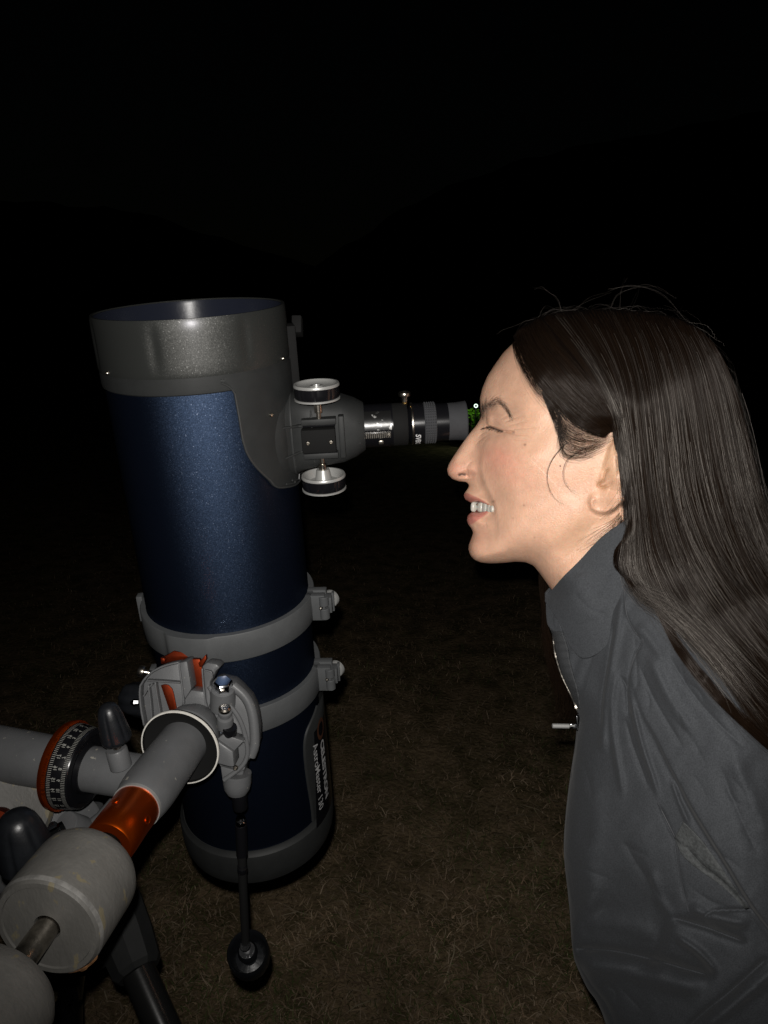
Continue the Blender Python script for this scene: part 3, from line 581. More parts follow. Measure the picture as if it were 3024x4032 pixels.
ra_o = lathe('polar_circle', QW, RW_, [(.025, rc-.0085), (.0345, rc-.008), (.0352, rc-.0070), (.0352, rc-.0035), (.034, rc-.0025)], M['orange'], mt, 120)
lathe('circle_knurl', QW, RW_, [(.0350, rc-.0037), (.0358, rc-.0034), (.0358, rc-.0014), (.0345, rc-.0008)], M['orange'], ra_o, 240, fl=FLC, sharp=20)
ra_d = lathe('polar_dial', QW, RW_, [(.0342, rc-.0018), (.0342, rc-.0012), (.0338, rc+.001), (.0318, rc+.0145), (.0310, rc+.0155), (.0272, rc+.0165), (.0268, rc+.0135), (.0205, rc+.0135), (.0195, rc+.017), (.0175, rc+.017)], M['gloss'], mt, 120)
DU, DV, _ = frame(RW_)
def rr_at(hh): return .0339+(.0318-.0338)*(hh-.001)/.0135
def dial(t, hh, ex=.0): return QW+RW_*(rc+hh)+(DU*math.cos(t)+DV*math.sin(t))*(rr_at(hh)+ex)
tk = MB(); r0 = DU; 
for i in range(144):
    t = 2*math.pi*i/144; dt_ = .006; l1 = .0035 if i % 6 else .006
    for a_, b_ in ((.0, l1*.8), (.0112, .0144)):
        for sg in (1,):
            tk.add([dial(t-dt_, a_, .0002), dial(t+dt_, a_, .0002), dial(t+dt_, b_, .0002), dial(t-dt_, b_, .0002)], [[0, 1, 2, 3]])
tk.build('graduations', M['tick'], ra_d, smooth=False)['kind'] = 'stuff'
nb = MB()
tcen = math.atan2((CAM-QW)@DV, (CAM-QW)@DU)
for i in range(24):
    t = tcen+.12+(i-16)*2*math.pi/24*-1
    n1 = 24-i if False else i
    for s_, h_ in ((str(n1), .0053), (str((24-i) % 24 if i != 8 else 8), .0092)):
        v, f = textmesh(s_, .0038, .00008); pv = [dial(t-p[0]/.034*1.0, h_+p[1], .0003) for p in v]; nb.add(pv, f)
nb.build('numerals', M['tick'], ra_d, smooth=False)['kind'] = 'stuff'
screw(P(83, 3068, .60), WD([-.1, .1, -1]), .0042, mt); tube('index_screw', [P(83, 3068, .604), P(105, 3052, .615)], .0034, M['gloss'], mt)
# fluted lock knobs
def lock(base, dirn, L, r, dep, parent, name='lock_knob'):
    f_ = lambda t, h: 1-.10*max(0, h/L)*0-.085*max(0, math.cos(6*t))**4*(1 if h < .8*L else 0)
    o = lathe(name, base, dirn, [(.0001, 0), (r*.86, .0), (r*.97, .0018), (r, .004), (r*.93, L*.35), (r*.80, L*.65), (r*.68, L*.82), (r*.52, L*.93), (r*.3, L*.985), (.0001, L)], M['rubber'], parent, 96, fl=f_, sharp=0)
    return o
k1 = P(462, 2918, .575); kd = unit(P(425, 2790, .567)-k1)
lathe('lock_boss', P(462, 2965, .58), kd, [(.0085, -.012), (.0082, .003), (.0074, .0042), (.0001, .0045)], M['grey'], mt, 32)
lathe('lock_stud', P(462, 2945, .577), kd, [(.0032, 0), (.0032, .008)], M['steel'], mt, 16)
lock(k1, kd, .0335, .0118, 0, mt)
# --- lower castings of the mount head, left edge
lathe('altitude_cheek', P(40, 3190, .60), WD(unit([.5, .3, -.8])), [(.0001, -.02), (.033, -.02), (.034, -.004), (.030, .001), (.0001, .004)], M['weight'], mt, 48)
lathe('altitude_cheek', P(245, 3280, .64), WD(unit([.6, .25, -.75])), [(.0001, -.03), (.034, -.03), (.034, .002), (.031, .004), (.0001, .004)], M['grey'], mt, 48)
box('head_casting', P(150, 3330, .66), (XA, UA, FA), (.05, .03, .03), M['grey'], mt, bev=.006)
MB().tube([P(320, 3300, .63), P(400, 3220, .645), P(470, 3140, .655)], [.009, .006, .006], 16).build('brace', M['grey'], mt)
lathe('worm_cover', P(258, 3245, .60), WD(unit([-.3, .55, -.8])), [(.0001, -.02), (.0105, -.02), (.0105, -.001), (.0098, 0), (.0001, .0006)], M['grey'], mt, 40)
lathe('altitude_cap', P(-20, 3255, .56), WD(unit([.2, .2, -1])), [(.0001, -.01), (.0125, -.01), (.0135, 0), (.0125, .004), (.0001, .005)], M['orange2'], mt, 40)
# locking knob and clamp bolt by the counterweight
k2 = P(115, 3395, .485); kd2 = unit(P(52, 3195, .470)-k2)
lathe('lock_stud', P(135, 3440, .49), unit(k2-P(135, 3440, .49)), [(.0045, 0), (.0045, .012)], M['steel'], mt, 16)
lock(k2, kd2, .041, .0178, 0, mt)
tube('latitude_lever', [P(208, 3252, .555), P(215, 3262, .55), P(150, 3300, .54)], .0035, M['rubber'], mt)
lathe('latitude_screw', P(232, 3275, .53), unit(P(270, 3260, .535)-P(225, 3285, .53)), [(.0001, -.008), (.0042, -.008), (.0042, .0), (.006, .001), (.006, .004), (.0001, .005)], M['chrome'], mt, 10)
# shaft
lathe('counterweight_shaft', SW, AW, [(.0075, t3), (.0075, .42), (.0001, .42)], M['steel'], mt, 32)
# --- slow motion cable
s0 = P(940, 3085, .66); 
cab = [P(940, 3085, .662), P(946, 3180, .668), P(950, 3290, .675), P(955, 3450, .685), P(962, 3600, .695), P(968, 3730, .703)]
cp = smoothpoly(cab, 40)
lathe('cable_coupler', cp[0], unit(cp[6]-cp[0]), [(.0001, -.004), (.0085, -.003), (.0085, .006), (.0068, .008), (.0068, .024), (.0058, .026), (.0001, .026)], M['gloss'], mt, 32)
tube('slow_motion_cable', cp[8:], .0040, M['black'], mt, 20)
for i, r_ in ((9, .0048), (20, .0046)):
    lathe('cable_ferrule', cp[i], unit(cp[i+2]-cp[i]), [(.0001, -.006), (r_*.8, -.006), (r_*.95, -.0045), (r_*.7, -.003), (r_, -.002), (r_, .002), (r_*.9, .003), (.0001, .003)], M['chrome'] if i == 9 else M['gloss'], mt, 24)
lathe('cable_sleeve', cp[9], unit(cp[17]-cp[9]), [(.0001, 0), (.0051, .002), (.0051, .034), (.0001, .036)], M['gloss'], mt, 24)
kd3 = unit(P(970, 3950, .72)-cp[-1]+FA*.05)
lathe('cable_ferrule', cp[-1]-kd3*.004, kd3, [(.0001, -.002), (.0046, -.002), (.005, 0), (.0044, .004), (.0046, .008), (.0036, .010), (.0036, .03)], M['chrome'], mt, 24)
lathe('slow_motion_knob', cp[-1]+kd3*.014, kd3, [(.0001, -.004), (.0075, -.004), (.0095, .001), (.0095, .004), (.0045, .006), (.0045, .018), (.0075, .022), (.0135, .024), (.0165, .012), (.0178, .003), (.0192, .001), (.0202, .004), (.0205, .02), (.019, .031), (.0001, .033)], M['rubber'], mt, 72, fl=lambda t, h: 1-.03*max(0, math.cos(12*t))**6 if h > .008 else 1, sharp=30)

# ------------------------------------------------------------------ COUNTERWEIGHTS (slid on the shaft)
def weight(name, ta, tb, R, label):
    r = thing(name, SW+AW*ta, label, 'counterweight', 'grey counterweights on the shaft')
    L = tb-ta
    b_ = lathe('weight_body', SW, AW, [(.0001, ta), (R*.70, ta), (R*.90, ta+.003), (R*.985, ta+.008), (R, ta+.013), (R, tb-.006), (R*.975, tb-.002), (R*.93, tb), (R*.84, tb), (R*.83, tb-.0012), (.0085, tb-.0012), (.0080, tb-.004)], M['weight'], r, 96, sharp=30)
    lathe('worn_edge', SW, AW, [(R*.985, tb-.0036), (R*.999, tb-.0042), (R*.992, tb-.0028), (R*.975, tb-.0014)], M['edgew'], b_, 96)
    pts = [SW+AW*(tb-.003)+(DN*math.cos(a)+DR*math.sin(a))*R*.992 for a in np.linspace(1.5, 2.3, 16)]
    tube('rust_patch', pts, [.0003]+[.0011]*6+[.0018]*3+[.001]*5+[.0003], M['rust'], b_, 6)
    return r
ca = dpx(330); cb = dpx(165)
print('weights', ca, cb, (Sd+A*ca)[2], (Sd+A*cb)[2])
weight('counterweight', ca-.012, cb-.004, .0345, 'scuffed grey upper counterweight beside the black knob, nearest the orange collar')
cc = dpx(20)
weight('counterweight', cc, cc+.06, .0345, 'rust-rimmed grey lower counterweight cut off by the bottom left corner')

# ------------------------------------------------------------------ TRIPOD
tp = thing('tripod', P(400, 3900, .95)*np.array([1, 1, 0]), 'black and steel telescope tripod standing on the dark grass', 'tripod')
hub = P(330, 3600, .78)
lathe('tripod_hub', hub+np.array([0, 0, -.02]), np.array([0, 0, 1.]), [(.0001, -.02), (.04, -.02), (.05, .0), (.05, .03), (.03, .04), (.0001, .04)], M['dplastic'], tp, 40)
def leg(p0, p1, foot, label=None):
    m_ = p0+(p1-p0)*.30; d = unit(p1-p0)
    MB().tube([p0, p0+(m_-p0)*.4, m_-d*.01, m_], [.026, .027, .023, .0185], 24).build('leg_bracket', M['dplastic'], tp)
    tube('leg', [m_, foot], .0155, M['legm'], tp, 32)
    lathe('foot', foot+np.array([0, 0, .0]), np.array([0, 0, 1.]), [(.0001, 0), (.02, 0), (.018, .03), (.014, .05), (.0001, .05)], M['rubber'], tp, 24)
a0 = P(440, 3640, .80); a1 = P(612, 4032, .665); dd = unit(a1-a0); foot1 = a0+dd*(a0[2]/-dd[2])*1.0 if dd[2] < 0 else a1
MB().tube([P(455, 3560, .80), P(500, 3700, .782), P(540, 3812, .765), P(547, 3832, .762)], [.028, .0285, .0255, .021], 10).build('leg_bracket', M['dplastic'], tp, sharp=20)
l0 = P(545, 3825, .757); dd = unit(P(662, 4090, .727)-l0); tube('leg', [l0, l0+dd*(l0[2]/-dd[2])], .0165, M['legm'], tp, 40)
b0 = P(290, 3800, .84); dd = unit(P(265, 4032, .90)-b0); 
tube('leg', [b0, b0+dd*(b0[2]/-dd[2])], .014, M['gloss'], tp, 32)
c0 = P(-150, 3900, .7); dd = unit(np.array([-.35, -.25, -1.])); tube('leg', [c0, c0+dd*(c0[2]/-dd[2])], .014, M['gloss'], tp, 24)
tube('spreader', [P(290, 3850, .84), P(300, 3935, .85), P(262, 3990, .86)], .004, M['gloss'], tp)
lathe('leg_clamp', P(262, 4000, .865), np.array([0, .2, 1.]), [(.0001, -.02), (.018, -.018), (.018, .012), (.0001, .014)], M['gloss'], tp, 24)
# ------------------------------------------------------------------ PERSON
HO = C(2150, 1800, .67); hr = np.array([(2150-1512)/F, 0, 1.]); HN = -unit(hr); MM = .67/F*1.03   # sagittal plane and metres per pixel on it
def HP(px, py, w):
    """camera-space point seen at (px, py) lying w metres in front of the sagittal plane"""
    px = np.asarray(px, float); py = np.asarray(py, float)
    r = np.stack([(px-1512)/F, -(py-2016)/F, np.ones_like(px)], -1); t = (HO@HN+w)/(r@HN); return r*t[..., None]
def mirror(p): return p-2*((p-HO)@HN)[..., None]*HN
def segd(P_, poly, closed=False):
    """distance, side (+ = right hand when walking the line, image coords) and parameter along the polyline"""
    poly = np.asarray(poly, float); q = np.concatenate([poly, poly[:1]]) if closed else poly
    best = np.full(len(P_), 1e9); side = np.zeros(len(P_)); par = np.zeros(len(P_)); L = 0; tot = np.linalg.norm(np.diff(q, axis=0), axis=1).sum()
    for a, b in zip(q[:-1], q[1:]):
        d = b-a; l = np.hypot(*d)
        if l < 1e-9: continue
        v = P_-a; t = np.clip((v@d)/(l*l), 0, 1); e = v-t[:, None]*d; D = np.hypot(e[:, 0], e[:, 1]); m = D < best
        cr = d[0]*v[:, 1]-d[1]*v[:, 0]
        best = np.where(m, D, best); side = np.where(m, np.sign(cr), side); par = np.where(m, (L+t*l)/tot, par); L += l
    return best, side, par
def inside(P_, poly):
    c = np.zeros(len(P_), bool); n = len(poly)
    for i in range(n):
        x1, y1 = poly[i]; x2, y2 = poly[(i+1) % n]
        if y1 == y2: continue
        m = ((y1 > P_[:, 1]) != (y2 > P_[:, 1])) & (P_[:, 0] < (x2-x1)*(P_[:, 1]-y1)/(y2-y1)+x1); c ^= m
    return c
def sstep(x): x = np.clip(x, 0, 1); return x*x*(3-2*x)
def pmask(P_, poly, soft):
    a = np.array(poly, float); lo = a.min(0)-2*soft; hi = a.max(0)+2*soft; out = np.zeros(len(P_))
    k = np.where((P_[:, 0] > lo[0]) & (P_[:, 0] < hi[0]) & (P_[:, 1] > lo[1]) & (P_[:, 1] < hi[1]))[0]
    if len(k) == 0: return out
    d, _, _ = segd(P_[k], poly, True); d = np.where(inside(P_[k], poly), d, -d); out[k] = sstep(.5+d/soft/2); return out
def ridge(P_, poly, sig, amp, taper=.15, n=24):
    q = smoothpoly(poly, n) if len(poly) > 2 else np.array(poly, float); out = np.zeros(len(P_)); m = 2.8*sig; lo = q.min(0)-m; hi = q.max(0)+m
    k = np.where((P_[:, 0] > lo[0]) & (P_[:, 0] < hi[0]) & (P_[:, 1] > lo[1]) & (P_[:, 1] < hi[1]))[0]
    if len(k) == 0: return out
    d, s_, t = segd(P_[k], q); out[k] = amp*(np.exp(-(d/sig)**2) if amp > 0 else np.exp(-np.sqrt(d*d+1.5)/(sig*.8)))*sstep(t/taper)*sstep((1-t)/taper); return out
def stepf(P_, poly, wid, amp, fade, taper=.12, side=1, n=40):
    q = smoothpoly(poly, n); out = np.zeros(len(P_)); m = 4*fade+wid; lo = q.min(0)-m; hi = q.max(0)+m
    k = np.where((P_[:, 0] > lo[0]) & (P_[:, 0] < hi[0]) & (P_[:, 1] > lo[1]) & (P_[:, 1] < hi[1]))[0]
    if len(k) == 0: return out
    d, s_, t = segd(P_[k], q); sd = d*s_*side
    out[k] = amp*sstep(.5+sd/wid/2)*np.exp(-np.maximum(sd, 0)/fade)*sstep(t/taper)*sstep((1-t)/taper); return out
def gau(P_, cx, cy, rx, ry, ang, amp):
    a = math.radians(ang); x = P_[:, 0]-cx; y = P_[:, 1]-cy; u = x*math.cos(a)+y*math.sin(a); v = -x*math.sin(a)+y*math.cos(a)
    return amp*np.exp(-(u/rx)**2-(v/ry)**2)
class TPS:
    def __init__(s, pts, lam=2e-4, sc=500.):
        p = np.array(pts, float); s.sc = sc; s.x = p[:, :2]/sc; n = len(p); K = s.k(s.x, s.x)+lam*np.eye(n); Q = np.c_[np.ones(n), s.x]
        Am = np.block([[K, Q], [Q.T, np.zeros((3, 3))]]); s.c = np.linalg.solve(Am, np.r_[p[:, 2], 0, 0, 0])
    def k(s, a, b): r2 = ((a[:, None]-b[None])**2).sum(-1); return .5*r2*np.log(r2+1e-12)
    def __call__(s, P_):
        P_ = P_/s.sc; out = np.empty(len(P_))
        for i in range(0, len(P_), 20000): q = P_[i:i+20000]; out[i:i+20000] = s.k(q, s.x)@s.c[:-3]+np.c_[np.ones(len(q)), q]@s.c[-3:]
        return out
def blur(a, sg):
    r = int(3*sg)+1; k = np.exp(-.5*(np.arange(-r, r+1)/sg)**2); k /= k.sum()
    for ax in (0, 1): a = np.apply_along_axis(lambda m: np.convolve(np.pad(m, r, mode='edge'), k, 'valid'), ax, a)
    return a
class Field:
    """half-width (mm) over the image plane from an outline, its rounding radius and plateau widths"""
    def __init__(s, outline, B, rho, open_=None, step=6., sg=2.5, grow=9., box=None, far=0):
        s.out = outline; o = np.array(outline); x0, y0 = (o.min(0)-60) if box is None else box[:2]; x1, y1 = (o.max(0)+60) if box is None else box[2:]
        s.x0, s.y0, s.st = x0, y0, step; nx = int((x1-x0)/step)+2; ny = int((y1-y0)/step)+2
        gx, gy = np.meshgrid(x0+np.arange(nx)*step, y0+np.arange(ny)*step); Pg = np.stack([gx.ravel(), gy.ravel()], 1)
        s.edge = np.array(outline if open_ is None else open_); s.closed = open_ is None
        d, sd, par = segd(Pg, s.edge, s.closed); ins = inside(Pg, o); d = np.where(ins, d, -d)*.238
        ec = np.concatenate([s.edge, s.edge[:1]]) if s.closed else s.edge; cl_ = np.concatenate([[0], np.cumsum(np.linalg.norm(np.diff(ec, axis=0), axis=1))]); cl_ /= cl_[-1]; rp_ = np.interp(par, cl_[:len(rho)], rho) if np.ndim(rho) else rho
        if open_ is not None: pass
        s.dg = d.reshape(ny, nx); E2 = 2*rp_*d+(4.5/(1+np.exp((np.asarray(rp_)-12)/1.)))*np.maximum(0, d-grow)**2+(2.6/(1+np.exp(np.clip((np.asarray(rp_)-31)/2., -30, 30))))*np.maximum(0, d-grow-5)**2; s.B = TPS(B); Bg = np.maximum(s.B(Pg), 1)
        B2 = Bg**2; k = .25*B2+1; h = np.clip(.5+.5*(B2-E2)/k, 0, 1); m = B2*(1-h)+E2*h-k*h*(1-h)
        m = np.where(E2 < 0, E2, np.minimum(m, B2)); g1 = blur(m.reshape(ny, nx), sg); g2 = blur(g1, 5.5); k = sstep((d.reshape(ny, nx)-8)/10) if far else 0; s.g = g1*(1-k)+g2*k
    def w2(s, P_, g=None):
        fx_ = (P_[:, 0]-s.x0)/s.st; fy = (P_[:, 1]-s.y0)/s.st; ny, nx = s.g.shape; i = np.clip(fx_.astype(int), 0, nx-2); j = np.clip(fy.astype(int), 0, ny-2)
        a = np.clip(fx_-i, 0, 1); b = np.clip(fy-j, 0, 1); g_ = s.g if g is None else g; return (g_[j, i]*(1-a)+g_[j, i+1]*a)*(1-b)+(g_[j+1, i]*(1-a)+g_[j+1, i+1]*a)*b
    def __call__(s, P_): return np.sqrt(np.maximum(s.w2(P_), 0))
# ---- face and head outline (profile facing left)
front = [(2025, 1346), (1982, 1387), (1944, 1441), (1917, 1484), (1897, 1533), (1889, 1571), (1891, 1604), (1896, 1625), (1892, 1647), (1876, 1674), (1846, 1710), (1817, 1750), (1787, 1794), (1766, 1829), (1760, 1850), (1765, 1870), (1781, 1886), (1806, 1895), (1836, 1898), (1848, 1910), (1842, 1924), (1831, 1938), (1826, 1951), (1832, 1966), (1855, 1981), (1878, 1989), (1880, 2006), (1856, 2016), (1841, 2032), (1838, 2049), (1843, 2065), (1856, 2080), (1863, 2098), (1855, 2121), (1846, 2144), (1844, 2163), (1852, 2188), (1868, 2205), (1895, 2216), (1933, 2219), (1982, 2217), (2025, 2212), (2069, 2214), (2101, 2228), (2123, 2255), (2150, 2293), (2175, 2328)]
neckback = [(2215, 2420), (2270, 2520), (2400, 2560), (2560, 2480), (2640, 2330), (2690, 2150), (2760, 1980), (2800, 1800), (2800, 1620), (2750, 1450), (2660, 1345), (2540, 1285), (2400, 1262), (2260, 1262), (2140, 1285), (2060, 1322)]
fr = np.array(front, float); dn = []
for a, b in zip(fr[:-1], fr[1:]):
    n = max(1, int(np.hypot(*(b-a))/3)); dn += [a+(b-a)*k/n for k in range(n)]
dn.append(fr[-1]); dn = np.array(dn)
for _ in range(3): dn[1:-1] = .25*dn[:-2]+.5*dn[1:-1]+.25*dn[2:]
nb_ = smoothpoly([front[-1]]+neckback+[front[0]], 220)[1:-1]
outline = np.concatenate([dn, nb_])
frho = []
def rho_at(p):
    x, y = p; T_ = [((2025, 1346), 52), ((1889, 1571), 35), ((1896, 1625), 25), ((1846, 1710), 7.5), ((1766, 1829), 12), ((1790, 1890), 12), ((1836, 1898), 7), ((1848, 1912), 16), ((1828, 1951), 16), ((1880, 1998), 16), ((1838, 2049), 16), ((1862, 2098), 20), ((1848, 2165), 26), ((1868, 2203), 34), ((1900, 2216), 40), ((1982, 2217), 46), ((2069, 2214), 48), ((2123, 2255), 48), ((2175, 2328), 46)]
    d = np.array([math.hypot(x-a[0][0], y-a[0][1]) for a in T_]); w_ = 1/(d+6)**3; return (w_*np.array([a[1] for a in T_])).sum()/w_.sum()
rho = np.array([rho_at(p) for p in dn]+[60]*len(nb_))
Bf = [(1960, 1450, 60), (2000, 1420, 62), (2060, 1450, 63), (2150, 1450, 67), (2300, 1450, 72), (2500, 1400, 74), (2700, 1500, 70), (2600, 1600, 76), (2780, 1700, 68),
      (1925, 1560, 50), (1960, 1540, 56), (2030, 1560, 60), (2100, 1560, 63), (2200, 1560, 67), (2350, 1600, 70),
      (1905, 1610, 24), (1930, 1595, 38), (1965, 1595, 46), (2010, 1605, 53), (2060, 1620, 58),
      (1898, 1650, 12), (1912, 1660, 17), (1930, 1660, 27), (1955, 1660, 36), (1990, 1665, 44), (2040, 1670, 53), (2100, 1670, 60), (2200, 1680, 65), (2350, 1700, 68), (2500, 1700, 70),
      (1870, 1700, 8.5), (1892, 1695, 12), (1908, 1710, 18), (1930, 1725, 30), (1965, 1725, 41), (2020, 1730, 50), (2100, 1740, 60),
      (1835, 1760, 9.5), (1860, 1760, 12), (1880, 1765, 14), (1896, 1775, 19), (1920, 1785, 31), (1960, 1790, 42), (2010, 1800, 50), (2080, 1800, 59), (2180, 1800, 65), (2300, 1800, 68), (2430, 1800, 70),
      (1790, 1830, 11.5), (1820, 1820, 12.5), (1845, 1825, 15), (1868, 1830, 16.5), (1884, 1830, 17),
      (1785, 1865, 12), (1815, 1862, 15), (1845, 1865, 17.5), (1872, 1860, 18), (1890, 1850, 19), (1910, 1850, 27), (1940, 1860, 37), (1990, 1870, 47), (2060, 1880, 55), (2150, 1880, 61), (2300, 1880, 65), (2450, 1900, 68),
      (1860, 1925, 16), (1885, 1925, 22), (1915, 1925, 28), (1950, 1935, 36), (2000, 1950, 44), (2080, 1950, 52), (2180, 1960, 57), (2300, 1960, 61), (2430, 1980, 62),
      (1845, 1960, 13), (1875, 1965, 19), (1905, 1975, 25), (1935, 1995, 29), (1965, 2005, 36), (2020, 2010, 43), (2100, 2020, 52), (2200, 2020, 57), (2300, 2030, 58),
      (1855, 2040, 15), (1885, 2030, 21), (1915, 2020, 26), (1900, 2070, 23), (1950, 2070, 32), (2000, 2080, 42), (2100, 2100, 50), (2200, 2090, 54), (2300, 2080, 54),
      (1875, 2110, 17), (1900, 2130, 23), (1880, 2170, 19), (1920, 2175, 26), (1960, 2150, 34), (2020, 2150, 42), (1960, 2195, 30), (2030, 2190, 38), (2080, 2170, 43), (2140, 2150, 48),
      (2110, 2240, 36), (2160, 2240, 40), (2180, 2190, 43), (2250, 2160, 46), (2220, 2290, 44), (2320, 2160, 48), (2400, 2080, 52), (2400, 2250, 50), (2300, 2400, 52), (2600, 2100, 58), (2600, 2300, 55)]
HF = Field(outline, Bf, rho, step=4., sg=1.3, far=1)
MOUTH = [(1846, 1979), (1862, 1978), (1885, 1975), (1912, 1985), (1937, 2003), (1920, 2009), (1890, 2017), (1862, 2018), (1840, 2018)]
ULIP = [(1822, 1944), (1838, 1941), (1852, 1947), (1875, 1957), (1902, 1970), (1925, 1986), (1940, 2002), (1934, 2001), (1912, 1984), (1885, 1975), (1858, 1980), (1830, 1975), (1815, 1955)]
LLIP = [(1850, 2015), (1870, 2018), (1895, 2016), (1918, 2009), (1936, 2003), (1925, 2016), (1905, 2033), (1882, 2048), (1862, 2062), (1845, 2068), (1825, 2058), (1828, 2030)]
CHEEK = [(1928, 1702), (1912, 1728), (1900, 1755), (1889, 1800), (1886, 1840), (1891, 1880), (1903, 1913), (1924, 1955), (1941, 1998), (1951, 2050), (1960, 2100)]
LOBE = [(2345, 1925), (2325, 1950), (2318, 1975), (2326, 2003), (2352, 2021), (2388, 2021), (2425, 2003), (2465, 1965)]
JAW = [(1975, 2222), (2040, 2206), (2101, 2188), (2161, 2160), (2215, 2127), (2270, 2088), (2320, 2048), (2345, 2020)]
def face_detail(Q):
    x = Q[:, 0]; y = Q[:, 1]; w_ = np.zeros(len(Q))
    w_ += stepf(Q, CHEEK, 13, -3.6, 130, .10, side=1)*0
    d, s_, t = segd(Q, smoothpoly(CHEEK, 50)); sd = -d*s_     # + on the cheek side
    prof = np.interp(t, [0, .12, .3, .5, .7, .85, 1], [0, 1.6, 4.2, 4.6, 3.8, 2.6, 0])
    w_ += prof*.82*(sstep(.5+sd/34)*np.exp(-np.maximum(sd, 0)/120)-.15*np.exp(-(sd/9)**2))
    w_ += gau(Q, 1862, 1852, 24, 24, 0, 2.0)+ridge(Q, [(1878, 1812), (1850, 1822), (1838, 1845), (1845, 1868)], 7, -.9)
    w_ += ridge(Q, [(1798, 1874), (1818, 1867), (1836, 1870), (1850, 1880)], 5, -3.2, .2)+ridge(Q, [(1800, 1888), (1830, 1886), (1862, 1882), (1882, 1868)], 6, .9)
    # eye: swollen upper lid closed over the lashes, crow's feet
    w_ += gau(Q, 1965, 1650, 50, 27, 22, 5.4)+gau(Q, 1925, 1648, 17, 22, 10, 3.0)+gau(Q, 1990, 1725, 75, 28, -5, 1.8)
    w_ += ridge(Q, [(1906, 1684), (1932, 1683), (1952, 1690), (1975, 1699), (2028, 1702)], 5.5, -4.2, .1)+ridge(Q, [(1915, 1640), (1913, 1661), (1920, 1675), (1935, 1683)], 5, -1.6)
    w_ += stepf(Q, [(1908, 1676), (1930, 1676), (1955, 1684), (1990, 1694), (2030, 1697)], 5, 1.2, 14, .15, side=-1)
    w_ += ridge(Q, [(1915, 1612), (1935, 1605), (1965, 1602), (1990, 1615), (2008, 1640), (2014, 1660)], 8, -1.0)
    for pl_, sg_, am in (([(1970, 1668), (2010, 1652), (2045, 1640), (2075, 1640)], 4, -.75), ([(1985, 1680), (2030, 1668), (2070, 1660), (2105, 1662)], 4, -.8), ([(2000, 1692), (2045, 1688), (2090, 1684), (2125, 1690)], 4, -.8), ([(2005, 1706), (2050, 1712), (2095, 1716)], 4, -.7), ([(1990, 1716), (2030, 1730), (2080, 1738)], 4, -.45),
                         ([(1960, 1655), (1990, 1640), (2020, 1625)], 4, -.5), ([(1925, 1708), (1905, 1722), (1885, 1738), (1868, 1758)], 4, -.7), ([(1918, 1697), (1898, 1708), (1880, 1722)], 3.5, -.6), ([(1926, 1718), (1908, 1738), (1894, 1760)], 4, -.5), ([(1935, 1700), (1960, 1712), (1990, 1718)], 4, -.6)):
        w_ += ridge(Q, pl_, sg_, am*1.5, .3)
    # lips and mouth
    w_ += ridge(Q, [(1832, 1950), (1865, 1962), (1900, 1977), (1932, 1998)], 10, 1.3, .2)+ridge(Q, [(1845, 2040), (1875, 2036), (1905, 2022), (1930, 2006)], 12, 1.6, .2)
    w_ -= 10*pmask(Q, MOUTH, 2.5)
    w_ += ridge(Q, [(1938, 1990), (1942, 2003), (1938, 2018)], 6, -1.6)+gau(Q, 1955, 2000, 14, 22, 0, .8)+ridge(Q, [(1868, 2072), (1890, 2074), (1920, 2062)], 9, -1.0)
    w_ += gau(Q, 1880, 2150, 45, 40, 0, 1.2)
    # jaw line
    d, s_, t = segd(Q, smoothpoly(JAW, 40)); sd = -d*s_; w_ += np.interp(t, [0, .15, .5, .85, 1], [0, 1.0, 2.0, 2, 0])*(sstep(.5+sd/60)*np.exp(-np.maximum(sd, 0)/140))*np.where(sd < -60, 0, 1)
    w_ += ridge(Q, [(2420, 2060), (2330, 2160), (2250, 2250), (2200, 2310)], 28, 2.2)+ridge(Q, [(2360, 2030), (2290, 2130), (2220, 2210), (2160, 2260)], 20, -1.0)
    w_ += gau(Q, 2080, 1790, 110, 60, -10, 2.2)+gau(Q, 2180, 1540, 90, 70, 0, -1.5)+gau(Q, 2250, 1990, 60, 50, 0, .8)
    # ear
    earp = [(2425, 1720), (2400, 1760), (2385, 1810), (2372, 1850), (2352, 1885), (2345, 1925), (2325, 1950), (2318, 1975), (2326, 2003), (2352, 2021), (2388, 2021), (2425, 2003), (2470, 1965), (2500, 1850), (2490, 1740), (2460, 1700)]
    m = pmask(Q, earp, 11); w_ += m*(sstep((x-2345)/110)*10*np.interp(y, [1700, 1800, 1900, 1960], [.25, .8, 1, .75])+3.2*sstep((y-1925)/40))
    w_ += ridge(Q, [(2350, 1960), (2330, 1975), (2335, 2000), (2362, 2013), (2395, 2010), (2430, 1990)], 9, 1.4, .1)
    w_ += ridge(Q, [(2403, 1838), (2382, 1862), (2376, 1890), (2356, 1908), (2372, 1920), (2400, 1908), (2418, 1895)], 8, -4.0, .15)
    w_ += gau(Q, 2372, 1882, 10, 16, 20, 1.5)+gau(Q, 2425, 1878, 22, 20, 0, 2.2)+ridge(Q, [(2440, 1770), (2452, 1810), (2450, 1850)], 7, 2)+ridge(Q, [(2425, 1790), (2432, 1840), (2440, 1860)], 8, -2.2)
    w_ += ridge(Q, [(2395, 1925), (2420, 1935), (2445, 1930)], 6, -1.5)+ridge(Q, [(2405, 1920), (2390, 1960), (2384, 2000)], 5, -.5)+ridge(Q, [(2430, 1925), (2435, 1960), (2425, 1990)], 5, -.6)
    w_ += ridge(Q, [(2318, 1955), (2308, 1980), (2318, 2010), (2350, 2030), (2395, 2030), (2430, 2012)], 5, -.7, .1)
    # broad softness
    w_ += .35*np.sin(x/37+np.sin(y/51))*np.sin(y/43+1)+.15*np.sin(x/17+y/23)
    return w_
